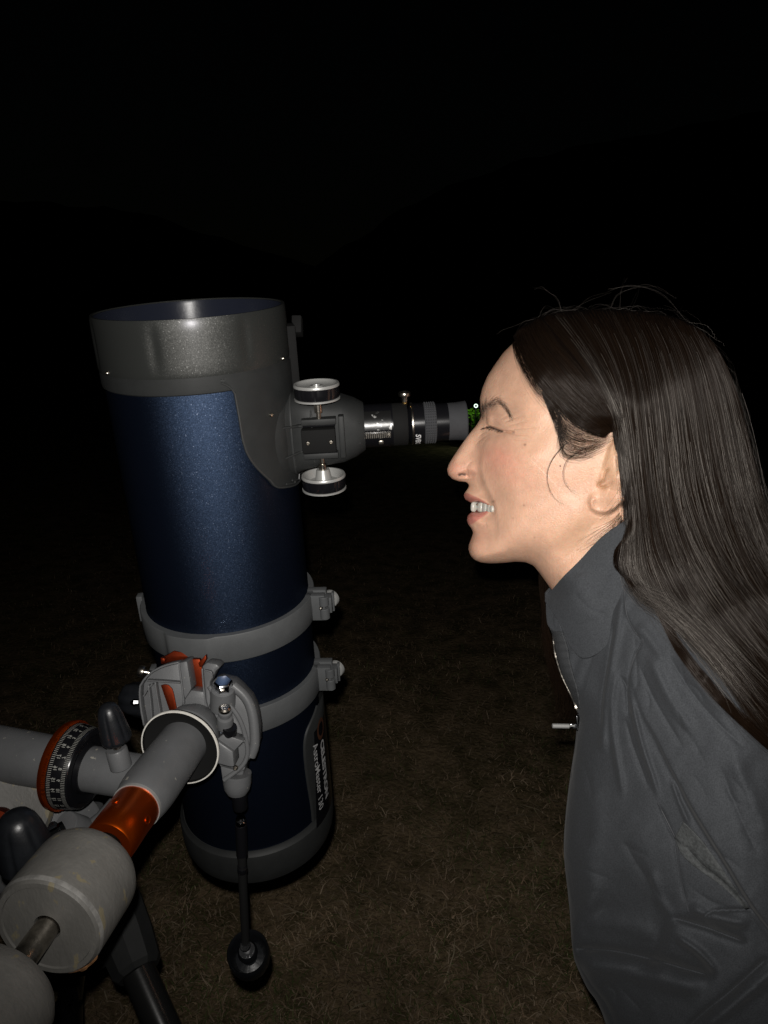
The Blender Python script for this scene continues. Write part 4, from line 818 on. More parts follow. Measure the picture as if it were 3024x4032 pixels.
def skinw(Q, detail=True):
    w2 = HF.w2(Q); d = np.maximum(HF.w2(Q, HF.dg), 0)
    base = np.sqrt(np.maximum(w2, 0)); return np.maximum(base+(face_detail(Q)*sstep(d/3.5) if detail else 0), .0), d
class Raster:
    def __init__(s, fn, box, step):
        s.x0, s.y0 = box[:2]; s.st = step; nx = int((box[2]-box[0])/step)+2; ny = int((box[3]-box[1])/step)+2
        gx, gy = np.meshgrid(s.x0+np.arange(nx)*step, s.y0+np.arange(ny)*step); s.g = fn(np.stack([gx.ravel(), gy.ravel()], 1)).reshape(ny, nx)
    def __call__(s, P_): return Field.w2(s, P_)
SKR = Raster(lambda q: skinw(q)[0], (1740, 1240, 2840, 2600), 4.)
# polar grid
ctr = np.array([2205., 1835.]); 
def resample_out():
    q = np.concatenate([dn, nb_, dn[:1]]); L = np.concatenate([[0], np.cumsum(np.linalg.norm(np.diff(q, axis=0), axis=1))]); Lf = L[len(dn)-1]
    t = np.concatenate([np.linspace(0, Lf, 820, endpoint=False), np.linspace(Lf, L[-1], 200, endpoint=False)]); return np.stack([np.interp(t, L, q[:, j]) for j in (0, 1)], 1)
ro = resample_out(); NA = len(ro); NRr = 230
rr = 1-(1-np.linspace(0, 1, NRr))**1.35; rr = 1-(1-rr)  # even towards the rim
s1 = np.linspace(0, 1, NRr)[1:]; rad = 1-(1-s1)**1.25
G = ctr+(ro[:, None]-ctr)*rad[None, :, None]; Q = G.reshape(-1, 2); Q = np.concatenate([Q, ctr[None]])
wv, dd_ = skinw(Q); wv = wv.reshape(-1)
edge = np.zeros(len(Q), bool); edge[np.arange(NA)*(NRr-1)+NRr-2] = True; wv[edge] = 0
pn = HP(Q[:, 0], Q[:, 1], wv*.001); pm = mirror(pn)
V = np.concatenate([W(pn), W(pm)]); n1 = len(Q); I = np.arange(NA)[:, None]*(NRr-1)+np.arange(NRr-1)[None]; I2 = np.roll(I, -1, 0)
f4 = np.stack([I[:, :-1], I[:, 1:], I2[:, 1:], I2[:, :-1]], -1).reshape(-1, 4)
mir = I+n1; mir[:, -1] = I[:, -1]; mir2 = np.roll(mir, -1, 0)
f4b = np.stack([mir[:, :-1], mir2[:, :-1], mir2[:, 1:], mir[:, 1:]], -1).reshape(-1, 4)
# centre fans as degenerate-free quads
cfan = np.stack([np.full(NA//2, n1-1), I[0::2, 0], I[1::2, 0], np.roll(I[:, 0], -2)[0::2]], -1)
cfb = np.stack([np.full(NA//2, 2*n1-1), np.roll(mir[:, 0], -2)[0::2], mir[1::2, 0], mir[0::2, 0]], -1)
# ---- skin tone
def tone_(Q):
    c = np.tile(np.array([.66, .395, .272]), (len(Q), 1)); x, y = Q[:, 0], Q[:, 1]
    def mixc(m, col): 
        global _c
        return c*(1-m[:, None])+np.array(col)*m[:, None]
    red = gau(Q, 1965, 1800, 75, 60, 0, .55)+gau(Q, 1790, 1850, 45, 40, 0, .45)+gau(Q, 2020, 1880, 90, 60, 20, .28)+gau(Q, 1855, 1860, 25, 25, 0, .35)+gau(Q, 1880, 2130, 50, 60, 0, .25)+gau(Q, 2240, 2010, 30, 22, -20, .3)
    nz = .5+.5*np.sin(x/21+2*np.sin(y/33))*np.sin(y/19+2*np.sin(x/27)); red = np.clip(red*(.75+.5*nz), 0, .8); c = mixc(red, (.66, .285, .205)); c = mixc(np.clip(ridge(Q, [(2403, 1838), (2382, 1862), (2376, 1890), (2356, 1908), (2372, 1920), (2400, 1908)], 7, .85, .15), 0, 1), (.34, .15, .07)); c = mixc(np.clip(ridge(Q, [(2425, 1790), (2436, 1830), (2446, 1870), (2450, 1930)], 8, .5, .15), 0, 1), (.42, .20, .11))  # redness, then ear grooves painted browner: their shade put into the tone
    yel = np.clip(gau(Q, 2250, 1700, 200, 150, 0, .25)+gau(Q, 2300, 2100, 140, 120, 0, .35)+gau(Q, 2400, 1830, 60, 120, 0, .5), 0, .7); c = mixc(yel, (.60, .37, .22))
    c = mixc(gau(Q, 1950, 1640, 45, 25, 20, .35), (.48, .26, .19))
    c = mixc(np.clip(ridge(Q, [(1908, 1683), (1932, 1682), (1955, 1691), (1985, 1700)], 4, .9, .1), 0, 1), (.06, .03, .025))
    c = mixc(.85*pmask(Q, ULIP, 3), (.42, .15, .12)); c = mixc(.85*pmask(Q, LLIP, 3.5), (.50, .17, .14)); c = mixc(pmask(Q, MOUTH, 2.5), (.10, .025, .02))
    c = mixc(np.clip(ridge(Q, [(1800, 1875), (1818, 1868), (1838, 1872)], 5, .9, .2), 0, 1), (.05, .02, .015))  # nostril painted near black, its shade put into the skin colour
    c = mixc(.55*np.clip(ridge(Q, [(1900, 1618), (1915, 1606), (1935, 1598), (1955, 1588)], 19, 1, .1), 0, 1), (.16, .10, .08))
    c = mixc(.12*np.clip(ridge(Q, [(1897, 1612), (1915, 1600), (1940, 1580), (1965, 1578), (1985, 1595), (2005, 1625)], 11, 1, .15), 0, 1), (.12, .07, .05))
    for mx_, my_, r_, a_ in ((2067, 1751, 5, .7), (1943, 1975, 5.5, .6), (2063, 1990, 4, .5), (2105, 2117, 3.5, .35), (2128, 1668, 3, .2), (1985, 1925, 3, .3), (1994, 1700, 2.5, .3), (2020, 2040, 3, .25), (2180, 1960, 3, .25)): c = mixc(gau(Q, mx_, my_, r_, r_, 0, a_), (.16, .07, .05))
    r_ = np.random.default_rng(3)
    for k in range(60):
        fx_, fy_ = r_.uniform(1920, 2200), r_.uniform(1740, 2150); c = mixc(gau(Q, fx_, fy_, 3, 3, 0, r_.uniform(.03, .12)), (.35, .16, .1))
    # scalp under the hair
    sc = sstep((x-np.interp(y, [1250, 1346, 1480, 1575, 1655, 1705, 1760], [2025, 2050, 2150, 2230, 2310, 2420, 2520]))/40)*np.where(y < 1760, 1, 0); c = mixc(sc*.9, (.05, .03, .025))
    return c
tn = tone_(Q); tn2 = np.concatenate([tn, tn])
pe = thing('person', W(HO)*np.array([1.0, 1.0, 0])+np.array([.25, .05, 0]), 'woman with long dark hair and charcoal jacket leaning in to look through the telescope, smiling', 'person')
body = mk('body', V, np.concatenate([f4, f4b]), M['skin'], pe, tone=tn2, sharp=0)
mk_c = None
me_ = body.data
# ---- teeth
th = [(1871, 1996, 4.0, 8.6, 19), (1892, 1997, 12.0, 7.6, 18), (1911, 1999, 19, 7.6, 18), (1927, 2002, 24.5, 7, 14), (1939, 2004, 29, 6, 12)]
arch = [HP(a, b, (c-6.5)*.001) for a, b, c, _, _ in th]
for i, (a, b, c, wd, hh_) in enumerate(th):
    p = arch[i]; tdir = unit(arch[min(i+1, 4)]-arch[max(i-1, 0)]); up = unit(np.array([.08, 1, 0.])); nn = unit(np.cross(tdir, up)); nn = nn if nn@HN > -2 and nn[2] < 0 else -nn
    for sgn in (0, 1):
        v = []; N1, N2 = 12, 16
        for u in range(N1+1):
            for k in range(N2):
                ph_ = math.pi*u/N1; t = 2*math.pi*k/N2; se = lambda q, e: math.copysign(abs(q)**e, q)
                v.append(p+tdir*(wd*.00050*se(math.sin(ph_), .6)*se(math.cos(t), .5))+up*(hh_*.00023*1.1*se(math.cos(ph_), .6))+nn*(.0022*se(math.sin(ph_), .7)*se(math.sin(t), .7)))
        v = np.array(v); 
        if sgn: v = mirror(v)
        fs = [[u*N2+k, u*N2+(k+1) % N2, (u+1)*N2+(k+1) % N2, (u+1)*N2+k] for u in range(N1) for k in range(N2)]
        mk('tooth', W(v), fs, M['teeth'], pe, sharp=0)

# ---- jacket
jfront = [(2140, 2335), (2148, 2370), (2152, 2430), (2160, 2470), (2172, 2500), (2180, 2569), (2206, 2655), (2243, 2735), (2270, 2803), (2272, 2871), (2263, 2964), (2252, 3040), (2240, 3120), (2228, 3223), (2220, 3334), (2225, 3420), (2234, 3501), (2244, 3600), (2250, 3696), (2258, 3760), (2270, 3802), (2312, 3891), (2351, 3947), (2385, 4032), (2430, 4200), (2480, 4500)]
jback = [(3500, 4500), (3560, 3900), (3600, 3300), (3500, 2800), (3300, 2450), (3050, 2250), (2800, 2160), (2600, 2130), (2400, 2110)]
jf = smoothpoly(jfront, 260); jo = np.concatenate([jf, smoothpoly(jback, 120)])
Bj = [(2200, 2400, 26), (2250, 2500, 36), (2250, 2650, 30), (2300, 2750, 42), (2350, 2600, 50), (2420, 2400, 62), (2480, 2320, 66), (2500, 2500, 78), (2420, 2650, 68), (2350, 2850, 62), (2420, 2900, 84), (2300, 3050, 56), (2400, 3100, 88), (2300, 3300, 62), (2400, 3300, 92), (2550, 2700, 96), (2550, 3000, 108), (2700, 2500, 98), (2650, 2350, 84), (2800, 2800, 130), (2700, 3000, 126), (3000, 3000, 142), (3024, 3400, 142), (2900, 3300, 136), (2800, 3200, 132), (2700, 3300, 116), (2600, 3300, 108), (2500, 3500, 108), (2320, 3600, 70), (2400, 3650, 90), (2700, 3700, 116), (2900, 3800, 124), (2500, 4000, 100), (2700, 4200, 112), (2900, 4200, 118), (3200, 3500, 138), (3300, 3000, 128), (3000, 2500, 112), (3200, 2700, 114), (3400, 3300, 110), (3400, 4000, 100), (2900, 2300, 84), (3100, 2350, 80)]
JF = Field(jo, Bj, 62, open_=np.concatenate([jf, smoothpoly(jback, 120)]), step=8., sg=1.6, grow=60.)
ARM = [(2450, 2560), (2490, 2700), (2530, 2815), (2575, 2895), (2618, 2985), (2673, 3090), (2740, 3215), (2850, 3390), (2958, 3565), (3030, 3660), (3120, 3790)]
def jac_detail(Q):
    x, y = Q[:, 0], Q[:, 1]; w_ = np.zeros(len(Q))
    d, s_, t = segd(Q, smoothpoly(ARM, 60)); sd = -d*s_; w_ += np.interp(t, [0, .15, .35, .6, 1], [0, 1.5, 6, 12, 14])*(sstep(.5+sd/16)*np.exp(-np.maximum(sd, 0)/260))*.6-np.interp(t, [0, .3, 1], [0, 1.0, 2])*np.exp(-((sd+12)/16)**2)
    R = lambda *a: ridge(Q, *a)
    # folds fanning down from the neck seam
    w_ += R([(2458, 2325), (2430, 2480), (2400, 2640), (2380, 2800), (2372, 2980)], 20, 3.6, .1)+R([(2420, 2440), (2395, 2600), (2370, 2760), (2365, 2900)], 9, -2.6, .15)
    w_ += R([(2430, 2620), (2410, 2760), (2415, 2900), (2440, 3050), (2455, 3150)], 14, 3.0, .15)+R([(2440, 2655), (2465, 2700), (2470, 2760), (2475, 2830)], 11, -4.2, .2)
    w_ += R([(2480, 2720), (2500, 2820), (2530, 2940), (2570, 3060), (2600, 3160)], 12, 3.6, .2)+R([(2460, 2820), (2490, 2930), (2530, 3040), (2560, 3120)], 10, -2.6, .2)
    w_ += R([(2550, 2560), (2600, 2680), (2660, 2790), (2740, 2900)], 24, 3.6, .2)+R([(2510, 2600), (2560, 2720), (2620, 2830), (2700, 2960)], 14, -2.2, .2)
    w_ += R([(2455, 2330), (2470, 2430), (2510, 2500), (2530, 2520)], 5, -1.7, .1)+R([(2530, 2520), (2500, 2580), (2480, 2640), (2470, 2720)], 6, -2.2, .15)
    w_ += R([(2620, 2560), (2720, 2720), (2830, 2850), (2950, 2960)], 16, -2.5, .15)+R([(2650, 2530), (2760, 2700), (2880, 2830)], 22, 2.6, .2)
    w_ += R([(2500, 2450), (2560, 2520), (2620, 2620)], 22, 3, .2)+R([(2330, 3080), (2345, 3250), (2330, 3400)], 40, 2.2, .2)
    w_ += R([(2590, 3160), (2620, 3230), (2655, 3300), (2690, 3330)], 7, -3, .2)+R([(2640, 3060), (2680, 3170), (2720, 3260)], 9, 2.4, .2)
    w_ += R([(2655, 3300), (2670, 3420), (2700, 3560)], 7, -2.0, .15)+R([(2690, 3320), (2760, 3400), (2850, 3470), (2940, 3560)], 8, -2.4, .2)
    # waist folds
    w_ += R([(2240, 3735), (2400, 3742), (2560, 3775), (2700, 3815), (2830, 3850)], 30, -11, .12)+R([(2260, 3800), (2450, 3815), (2620, 3860), (2780, 3900)], 38, 6, .15)+R([(2280, 3620), (2440, 3640), (2600, 3690)], 40, 3.5, .2)
    w_ += R([(2640, 3610), (2710, 3630), (2790, 3655), (2870, 3685), (2950, 3715)], 15, -8, .15)+R([(2700, 3560), (2780, 3600), (2870, 3625), (2960, 3640)], 22, 5, .2)+R([(2760, 3620), (2800, 3590), (2870, 3583), (2975, 3582)], 6, -4.5, .15)
    w_ += R([(2650, 3680), (2740, 3740), (2790, 3790), (2830, 3840)], 16, 5, .2)+R([(2690, 4060), (2780, 3980), (2880, 3900), (3030, 3765)], 14, -5.5, .08)+R([(2760, 4060), (2860, 3980), (2980, 3880), (3080, 3800)], 26, 5, .15)
    w_ += R([(2290, 3300), (2330, 3480), (2320, 3620)], 34, 2.4, .2)+R([(2450, 3300), (2520, 3420), (2620, 3560)], 32, -2.6, .2)+R([(2560, 3420), (2600, 3540), (2650, 3620)], 20, 2.8, .2)
    w_ += R([(2280, 3800), (2330, 3880), (2390, 3960), (2430, 4060)], 10, -2.5, .15)
    w_ += R([(2880, 2960), (2960, 3140), (3040, 3330)], 30, 3.2, .2)+R([(2830, 3000), (2900, 3180), (2990, 3380)], 22, -2.6, .2)
    rc_ = np.random.default_rng(91)
    for k in range(34):
        cx, cy = rc_.uniform(2300, 2980), rc_.uniform(2550, 3950); an = 1.15+rc_.normal(0, .3) if cy < 3300 else .35+rc_.normal(0, .45); L = rc_.uniform(50, 150); bx = rc_.normal(0, 12)
        w_ += R([(cx-math.cos(an)*L, cy-math.sin(an)*L), (cx+bx, cy-bx*.5), (cx+math.cos(an)*L, cy+math.sin(an)*L)], rc_.uniform(6, 13), -rc_.uniform(.5, 1.3), .35)
    q = .9*np.sin(x/61+2.1*np.sin(y/97))*np.sin(y/140+np.sin(x/80))+.45*np.sin(x/23+y/61+1.5*np.sin(y/47))*np.sin(y/52+1.2*np.sin(x/39)); w_ = w_*1.5+q-ridge(Q, [(2300, 3560), (2450, 3650), (2650, 3720)], 150, 16, .2)-ridge(Q, [(2330, 3420), (2500, 3500), (2620, 3620)], 60, 3, .2)
    return w_
def jacw(Q, off=0):
    w2 = JF.w2(Q); b_ = np.sqrt(np.maximum(w2, 0)); return np.maximum(b_+jac_detail(Q)*sstep(b_/28)+off, 0)
def ruled(Lc, Rc, NU, NV_, pw=1.0):
    a = smoothpoly(Lc, NV_); b = smoothpoly(Rc, NV_); u = np.linspace(0, 1, NU)**pw; return a[:, None]*(1-u[None, :, None])+b[:, None]*u[None, :, None]
def gridmesh(name, G_, wfn, m, parent, both=True, thick=0, tone=None, sharp=0):
    nv, nu = G_.shape[:2]; Q_ = G_.reshape(-1, 2); w_ = wfn(Q_)*.001; p = HP(Q_[:, 0], Q_[:, 1], w_); i = np.arange(nv*nu).reshape(nv, nu)
    f = np.stack([i[:-1, :-1], i[1:, :-1], i[1:, 1:], i[:-1, 1:]], -1).reshape(-1, 4); v = W(p)
    if both: n_ = len(v); v = np.concatenate([v, W(mirror(p))]); f = np.concatenate([f, f[:, ::-1]+n_])
    o = mk(name, v, f, m, parent, sharp=sharp)
    if thick: s_ = o.modifiers.new('t', 'SOLIDIFY'); s_.thickness = thick; s_.offset = 0
    return o
jl = [(2458, 2296), (2444, 2345), (2425, 2385), (2395, 2450), (2364, 2520), (2340, 2590), (2321, 2655), (2303, 2725), (2288, 2791), (2277, 2871)]+jfront[10:]
jr = [(2480, 2200), (2700, 2160), (2900, 2210), (3100, 2300), (3250, 2420), (3400, 2600), (3500, 2800), (3560, 3000), (3600, 3300), (3590, 3600), (3570, 3800), (3560, 3900), (3540, 4200), (3500, 4500)]
G1 = ruled(jl, jr, 330, 460, 1.25)
jk = gridmesh('jacket', G1, jacw, M['jacket'], pe)
# chest front below the flap: inner placket between the zipper and the jacket edge
zl = [(2152, 2400), (2156, 2440), (2166, 2480), (2178, 2500), (2185, 2569), (2210, 2655), (2247, 2735), (2278, 2803), (2285, 2830)]
zr = [(2300, 2400), (2350, 2480), (2375, 2540), (2350, 2600), (2335, 2660), (2320, 2720), (2305, 2790), (2296, 2830)]
pk = gridmesh('placket', ruled(zl, zr, 40, 120), lambda Q: np.maximum(np.sqrt(np.maximum(JF.w2(Q), 9))-4+.8*np.sin(Q[:, 0]/9+Q[:, 1]/25), 3), M['jacket'], pe, thick=.001)
gridmesh('lining', ruled([(2168, 2480), (2182, 2520), (2190, 2572), (2214, 2655), (2250, 2732), (2278, 2790)], [(2215, 2490), (2235, 2550), (2243, 2600), (2258, 2660), (2275, 2720), (2285, 2790)], 14, 60), lambda Q: np.maximum(np.sqrt(np.maximum(JF.w2(Q), 9))-1.5+.7*np.sin(Q[:, 1]/5), 3), M['lining'], pe, thick=.0012)
# collar
cl_ = [(2150, 2350), (2172, 2328), (2195, 2300), (2221, 2271), (2286, 2206), (2351, 2135), (2410, 2085), (2480, 2040)]
cr_ = [(2150, 2368), (2180, 2410), (2215, 2470), (2250, 2545), (2300, 2590), (2370, 2560), (2440, 2470), (2520, 2330)]
CB = TPS([(2150, 2350, 16), (2150, 2370, 17), (2175, 2330, 22), (2221, 2271, 46), (2286, 2206, 51), (2351, 2135, 54), (2410, 2085, 57), (2480, 2040, 58), (2200, 2400, 34), (2190, 2360, 30), (2250, 2350, 49), (2250, 2480, 42), (2300, 2300, 56), (2300, 2450, 53), (2250, 2550, 38), (2320, 2560, 50), (2400, 2200, 60), (2380, 2350, 60), (2400, 2450, 60), (2520, 2330, 62)])
cbw = lambda Q: CB(Q)+ridge(Q, [(2280, 2250), (2300, 2350), (2360, 2440)], 40, 2)+ridge(Q, [(2260, 2330), (2330, 2400), (2400, 2420)], 26, -1.8)+ridge(Q, [(2430, 2150), (2400, 2280), (2360, 2380)], 22, -1.6)+.4*np.sin(Q[:, 0]/31+Q[:, 1]/44)
gridmesh('collar', ruled(cl_, cr_, 90, 160), cbw, M['jacket'], pe, thick=.0025)
gridmesh('collar_tab', ruled([(2152, 2375), (2153, 2420), (2160, 2462), (2185, 2488)], [(2158, 2378), (2190, 2425), (2210, 2470), (2212, 2490)], 16, 30), lambda Q: 12+.22*(Q[:, 0]-2152), M['jacket'], pe, both=False, thick=.0015)
def line3(pts, wf, off=0, n=60):
    q = smoothpoly(pts, n); w_ = (wf(q)+off)*.001; return W(HP(q[:, 0], q[:, 1], w_))
tube('collar_seam', line3([(2150, 2362), (2180, 2405), (2215, 2465), (2250, 2540)], cbw, .6, 30), .0009, M['seam'], pe, 6)
tube('shoulder_seam', line3([(2457, 2330), (2468, 2420), (2500, 2490), (2532, 2522), (2505, 2575), (2482, 2640), (2470, 2720)], jacw, -.1, 60), .0008, M['seam'], pe, 6)
tube('sleeve_seam', line3([(2590, 3160), (2640, 3260), (2665, 3320), (2672, 3400), (2690, 3500), (2712, 3590)], jacw, -.1, 60), .0008, M['seam'], pe, 6)
mp_ = ruled([(2655, 3300), (2690, 3370), (2760, 3430), (2850, 3495), (2935, 3580)], [(2690, 3235), (2760, 3305), (2830, 3400), (2890, 3490), (2950, 3575)], 30, 60)
gridmesh('mesh_panel', mp_, lambda Q: jacw(Q)+.5, M['mesh'], pe, both=False, thick=.0008)
# zipper: teeth along the placket edge, slider and pull
zq = smoothpoly([(2179, 2490), (2182, 2530), (2188, 2575), (2212, 2655), (2249, 2735), (2278, 2806)], 74); zw = np.maximum(np.sqrt(np.maximum(JF.w2(zq), 9))-2, 3)+1.2
zp_ = W(HP(zq[:, 0], zq[:, 1], zw*.001)); zm = MB(); HNW = WD(HN)
for i in range(1, len(zp_)-1):
    t = unit(zp_[i+1]-zp_[i-1]); b = unit(np.cross(t, HNW)); zm.box(zp_[i], (t, b, HNW), (.00038, .0009, .0006))
zt = zm.build('zipper', M['steel'], pe, smooth=False); zt['kind'] = 'stuff'
tube('zipper_tape', zp_-HNW*.0009, .0011, M['seam'], pe, 8)
zs = P(2275, 2862, .655); 
sl = box('zipper_slider', P(2274, 2845, .656), (XA, UA, FA), (.0016, .0062, .0022), M['chrome'], pe, bev=.0005)
box('slider_bridge', P(2262, 2858, .655), (XA, UA, FA), (.0034, .0019, .0012), M['chrome'], sl, bev=.0004)
tube('pull_link', [P(2243, 2856, .655), P(2262, 2857, .655)], .0014, M['silver'], sl, 12)
MB().tube([P(2174, 2858, .655), P(2176, 2858, .655), P(2240, 2859, .655), P(2242, 2859, .655)], [.0014, .0021, .0021, .0014], 16).build('zipper_pull', M['silver'], pe, sharp=30)
# ---- trousers and shoes, below the picture
hip = W(HP(2950, 4400, 0.)); 
for s_ in (-1, 1):
    h0 = hip+HNW*.08*s_; kn_ = h0+np.array([-.03, .0, -.30]); an = np.array([h0[0]+.03, h0[1], .07]); kn_[2] = max(kn_[2], .38)
    tube('trouser_leg', smoothpoly([h0+np.array([0, 0, .1]), h0, kn_, an], 20), np.interp(np.linspace(0, 1, 20), [0, .4, .7, 1], [.105, .09, .065, .055]), M['trouser'], pe, 24)
    sh = MB().tube([an+np.array([.05, 0, -.02]), an+np.array([.0, 0, -.02]), an+np.array([-.08, 0, -.035]), an+np.array([-.15, 0, -.045]), an+np.array([-.19, 0, -.052])], [.03, .046, .042, .034, .012], 20).build('shoe', M['rubber'], pe)

# ------------------------------------------------------------------ HAIR
HOUT = [(2019, 1324), (2051, 1289), (2115, 1253), (2195, 1230), (2298, 1219), (2418, 1218), (2538, 1226), (2657, 1248), (2737, 1284), (2795, 1334), (2843, 1399), (2884, 1489), (2915, 1577), (2939, 1672), (2963, 1768), (2987, 1864), (3010, 1952), (3040, 2060), (3090, 2180), (3180, 2330), (3300, 2480), (3420, 2640)]
HIN = [(2024, 1336), (2038, 1362), (2062, 1405), (2100, 1475), (2140, 1532), (2185, 1583), (2235, 1640), (2290, 1682), (2350, 1704), (2424, 1706), (2438, 1760), (2452, 1850), (2468, 1950), (2474, 2050), (2448, 2100), (2408, 2140), (2390, 2190), (2402, 2250), (2440, 2292), (2505, 2325), (2605, 2372), (2724, 2462), (2824, 2572), (2897, 2700), (3006, 2843), (3120, 2980)]
ho_ = smoothpoly(HOUT, 200); hi_ = smoothpoly(HIN, 200); hpoly = np.concatenate([ho_, hi_[::-1]])
BH = [(2100, 1450, 62), (2200, 1400, 72), (2350, 1400, 80), (2500, 1400, 84), (2700, 1450, 82), (2250, 1600, 72), (2350, 1650, 77), (2420, 1680, 80), (2500, 1600, 90), (2660, 1620, 90), (2850, 1700, 60), (2450, 1800, 87), (2600, 1850, 87), (2750, 1880, 78), (2930, 1900, 62), (2465, 2000, 82), (2600, 2050, 81), (2780, 2100, 82), (2950, 2130, 78), (2430, 2180, 70), (2500, 2230, 74), (2650, 2250, 78), (2850, 2350, 96), (3000, 2350, 104), (2600, 2450, 96), (2750, 2600, 116), (2950, 2750, 138), (2900, 2550, 122), (3050, 2550, 122), (3100, 2900, 145), (3200, 2500, 110), (3300, 2700, 122), (3000, 1500, 60), (2100, 1300, 60)]
class DistTo:
    def __init__(s, line, box, step=8.):
        s.x0, s.y0 = box[:2]; s.st = step; nx = int((box[2]-box[0])/step)+2; ny = int((box[3]-box[1])/step)+2
        gx, gy = np.meshgrid(s.x0+np.arange(nx)*step, s.y0+np.arange(ny)*step); s.g = segd(np.stack([gx.ravel(), gy.ravel()], 1), line)[0].reshape(ny, nx)
    def __call__(s, P_): return Field.w2(s, P_)
HFd = Field(hpoly, BH, 50, open_=ho_, step=8., sg=1.6, grow=12., box=(1950, 1150, 3500, 3150))
DHI = DistTo(hi_[::2], (1950, 1150, 3500, 3150)); DHO = DistTo(ho_[::2], (1950, 1150, 3500, 3150))
def hairw(Q, off=0):
    w_ = np.sqrt(np.maximum(HFd.w2(Q), 0)); sk_ = SKR(Q); near = sstep(DHI(Q)/70); x, y = Q[:, 0], Q[:, 1]
    face = sstep((1800-y)/60)*sstep((2470-x)/40); a = face*(1-near); w_ = w_*(1-a)+(sk_+1.8)*a; w_ = np.where(sk_ > 4, np.maximum(w_, sk_+1.5), w_)
    jm = np.sqrt(np.maximum(JF.w2(Q), 0))+5; b = sstep((y-2200)/120); w_ = np.maximum(w_, jm*b)
    return w_+off
GH = hi_[::1][:, None]*(1-np.linspace(0, 1, 90)[None, :, None])+ho_[:, None]*np.linspace(0, 1, 90)[None, :, None]
def hullw(Q):
    w_ = np.maximum(hairw(Q)-4, SKR(Q)*0+np.where(SKR(Q) > 4, SKR(Q)+.3, 0)); d_ = DHO(Q); return np.maximum(w_, 0)*sstep((d_*.238)/1.5)
hull = gridmesh('hair_mass', GH, hullw, M['hairbase'], pe)
def strands(name, P3, m, parent, r0=.00006, r1=.00003, seed=0):
    N, K, _ = P3.shape; hc = bpy.data.hair_curves.new(name); hc.add_curves([K]*N); o0 = np.array(parent['o'])
    hc.attributes['position'].data.foreach_set('vector', (P3-o0).astype(np.float32).ravel())
    ra = hc.attributes.get('radius') or hc.attributes.new('radius', 'FLOAT', 'POINT'); ra.data.foreach_set('value', np.tile(np.linspace(r0, r1, K), N).astype(np.float32))
    hc.materials.append(m); o = bpy.data.objects.new(name, hc); link(o); o.parent = parent; return o
GD = [[(2026, 1334), (2045, 1375), (2085, 1450), (2130, 1522), (2190, 1588), (2250, 1648), (2320, 1692), (2424, 1712), (2450, 1735)],
      [(2045, 1298), (2075, 1370), (2140, 1460), (2220, 1550), (2310, 1630), (2390, 1685), (2430, 1712), (2452, 1735)],
      [(2125, 1252), (2170, 1335), (2250, 1440), (2330, 1535), (2390, 1605), (2425, 1660), (2446, 1705), (2458, 1745)],
      [(2110, 1256), (2170, 1345), (2260, 1450), (2350, 1560), (2420, 1640), (2440, 1750), (2458, 1880), (2474, 2000), (2468, 2080), (2432, 2130), (2398, 2180), (2398, 2240), (2425, 2290)],
      [(2150, 1243), (2240, 1345), (2325, 1460), (2390, 1570), (2428, 1650), (2444, 1750), (2460, 1880), (2476, 2010), (2474, 2110), (2462, 2220), (2512, 2328), (2625, 2390), (2815, 2570), (2985, 2830)],
      [(2200, 1230), (2290, 1350), (2370, 1480), (2424, 1600), (2448, 1740), (2466, 1880), (2482, 2020), (2480, 2120), (2470, 2230), (2515, 2335), (2640, 2405), (2830, 2590), (3000, 2850)],
      [(2330, 1219), (2400, 1350), (2455, 1500), (2480, 1680), (2500, 1860), (2520, 2040), (2545, 2220), (2630, 2400), (2780, 2580), (2940, 2760), (3100, 2930)],
      [(2450, 1219), (2510, 1350), (2555, 1520), (2580, 1720), (2600, 1920), (2640, 2110), (2720, 2290), (2850, 2470), (3000, 2640), (3150, 2800)],
      [(2550, 1228), (2620, 1370), (2670, 1560), (2700, 1770), (2735, 1970), (2800, 2150), (2900, 2320), (3030, 2490), (3180, 2660)],
      [(2660, 1250), (2735, 1390), (2785, 1590), (2820, 1790), (2870, 1990), (2945, 2170), (3050, 2330), (3200, 2510)],
      [(2750, 1293), (2820, 1440), (2868, 1610), (2910, 1800), (2955, 1980), (3030, 2160), (3130, 2310), (3260, 2480)],
      [(2800, 1340), (2857, 1440), (2898, 1550), (2932, 1680), (2965, 1820), (3000, 1960), (3060, 2110), (3150, 2260), (3300, 2450)]]
K = 26; GDr = np.stack([smoothpoly(g_, K) for g_ in GD])
def nrm_c(q):
    n = np.gradient(q, axis=1); n = np.stack([-n[..., 1], n[..., 0]], -1); return -n/(np.linalg.norm(n, axis=-1, keepdims=True)+1e-9)
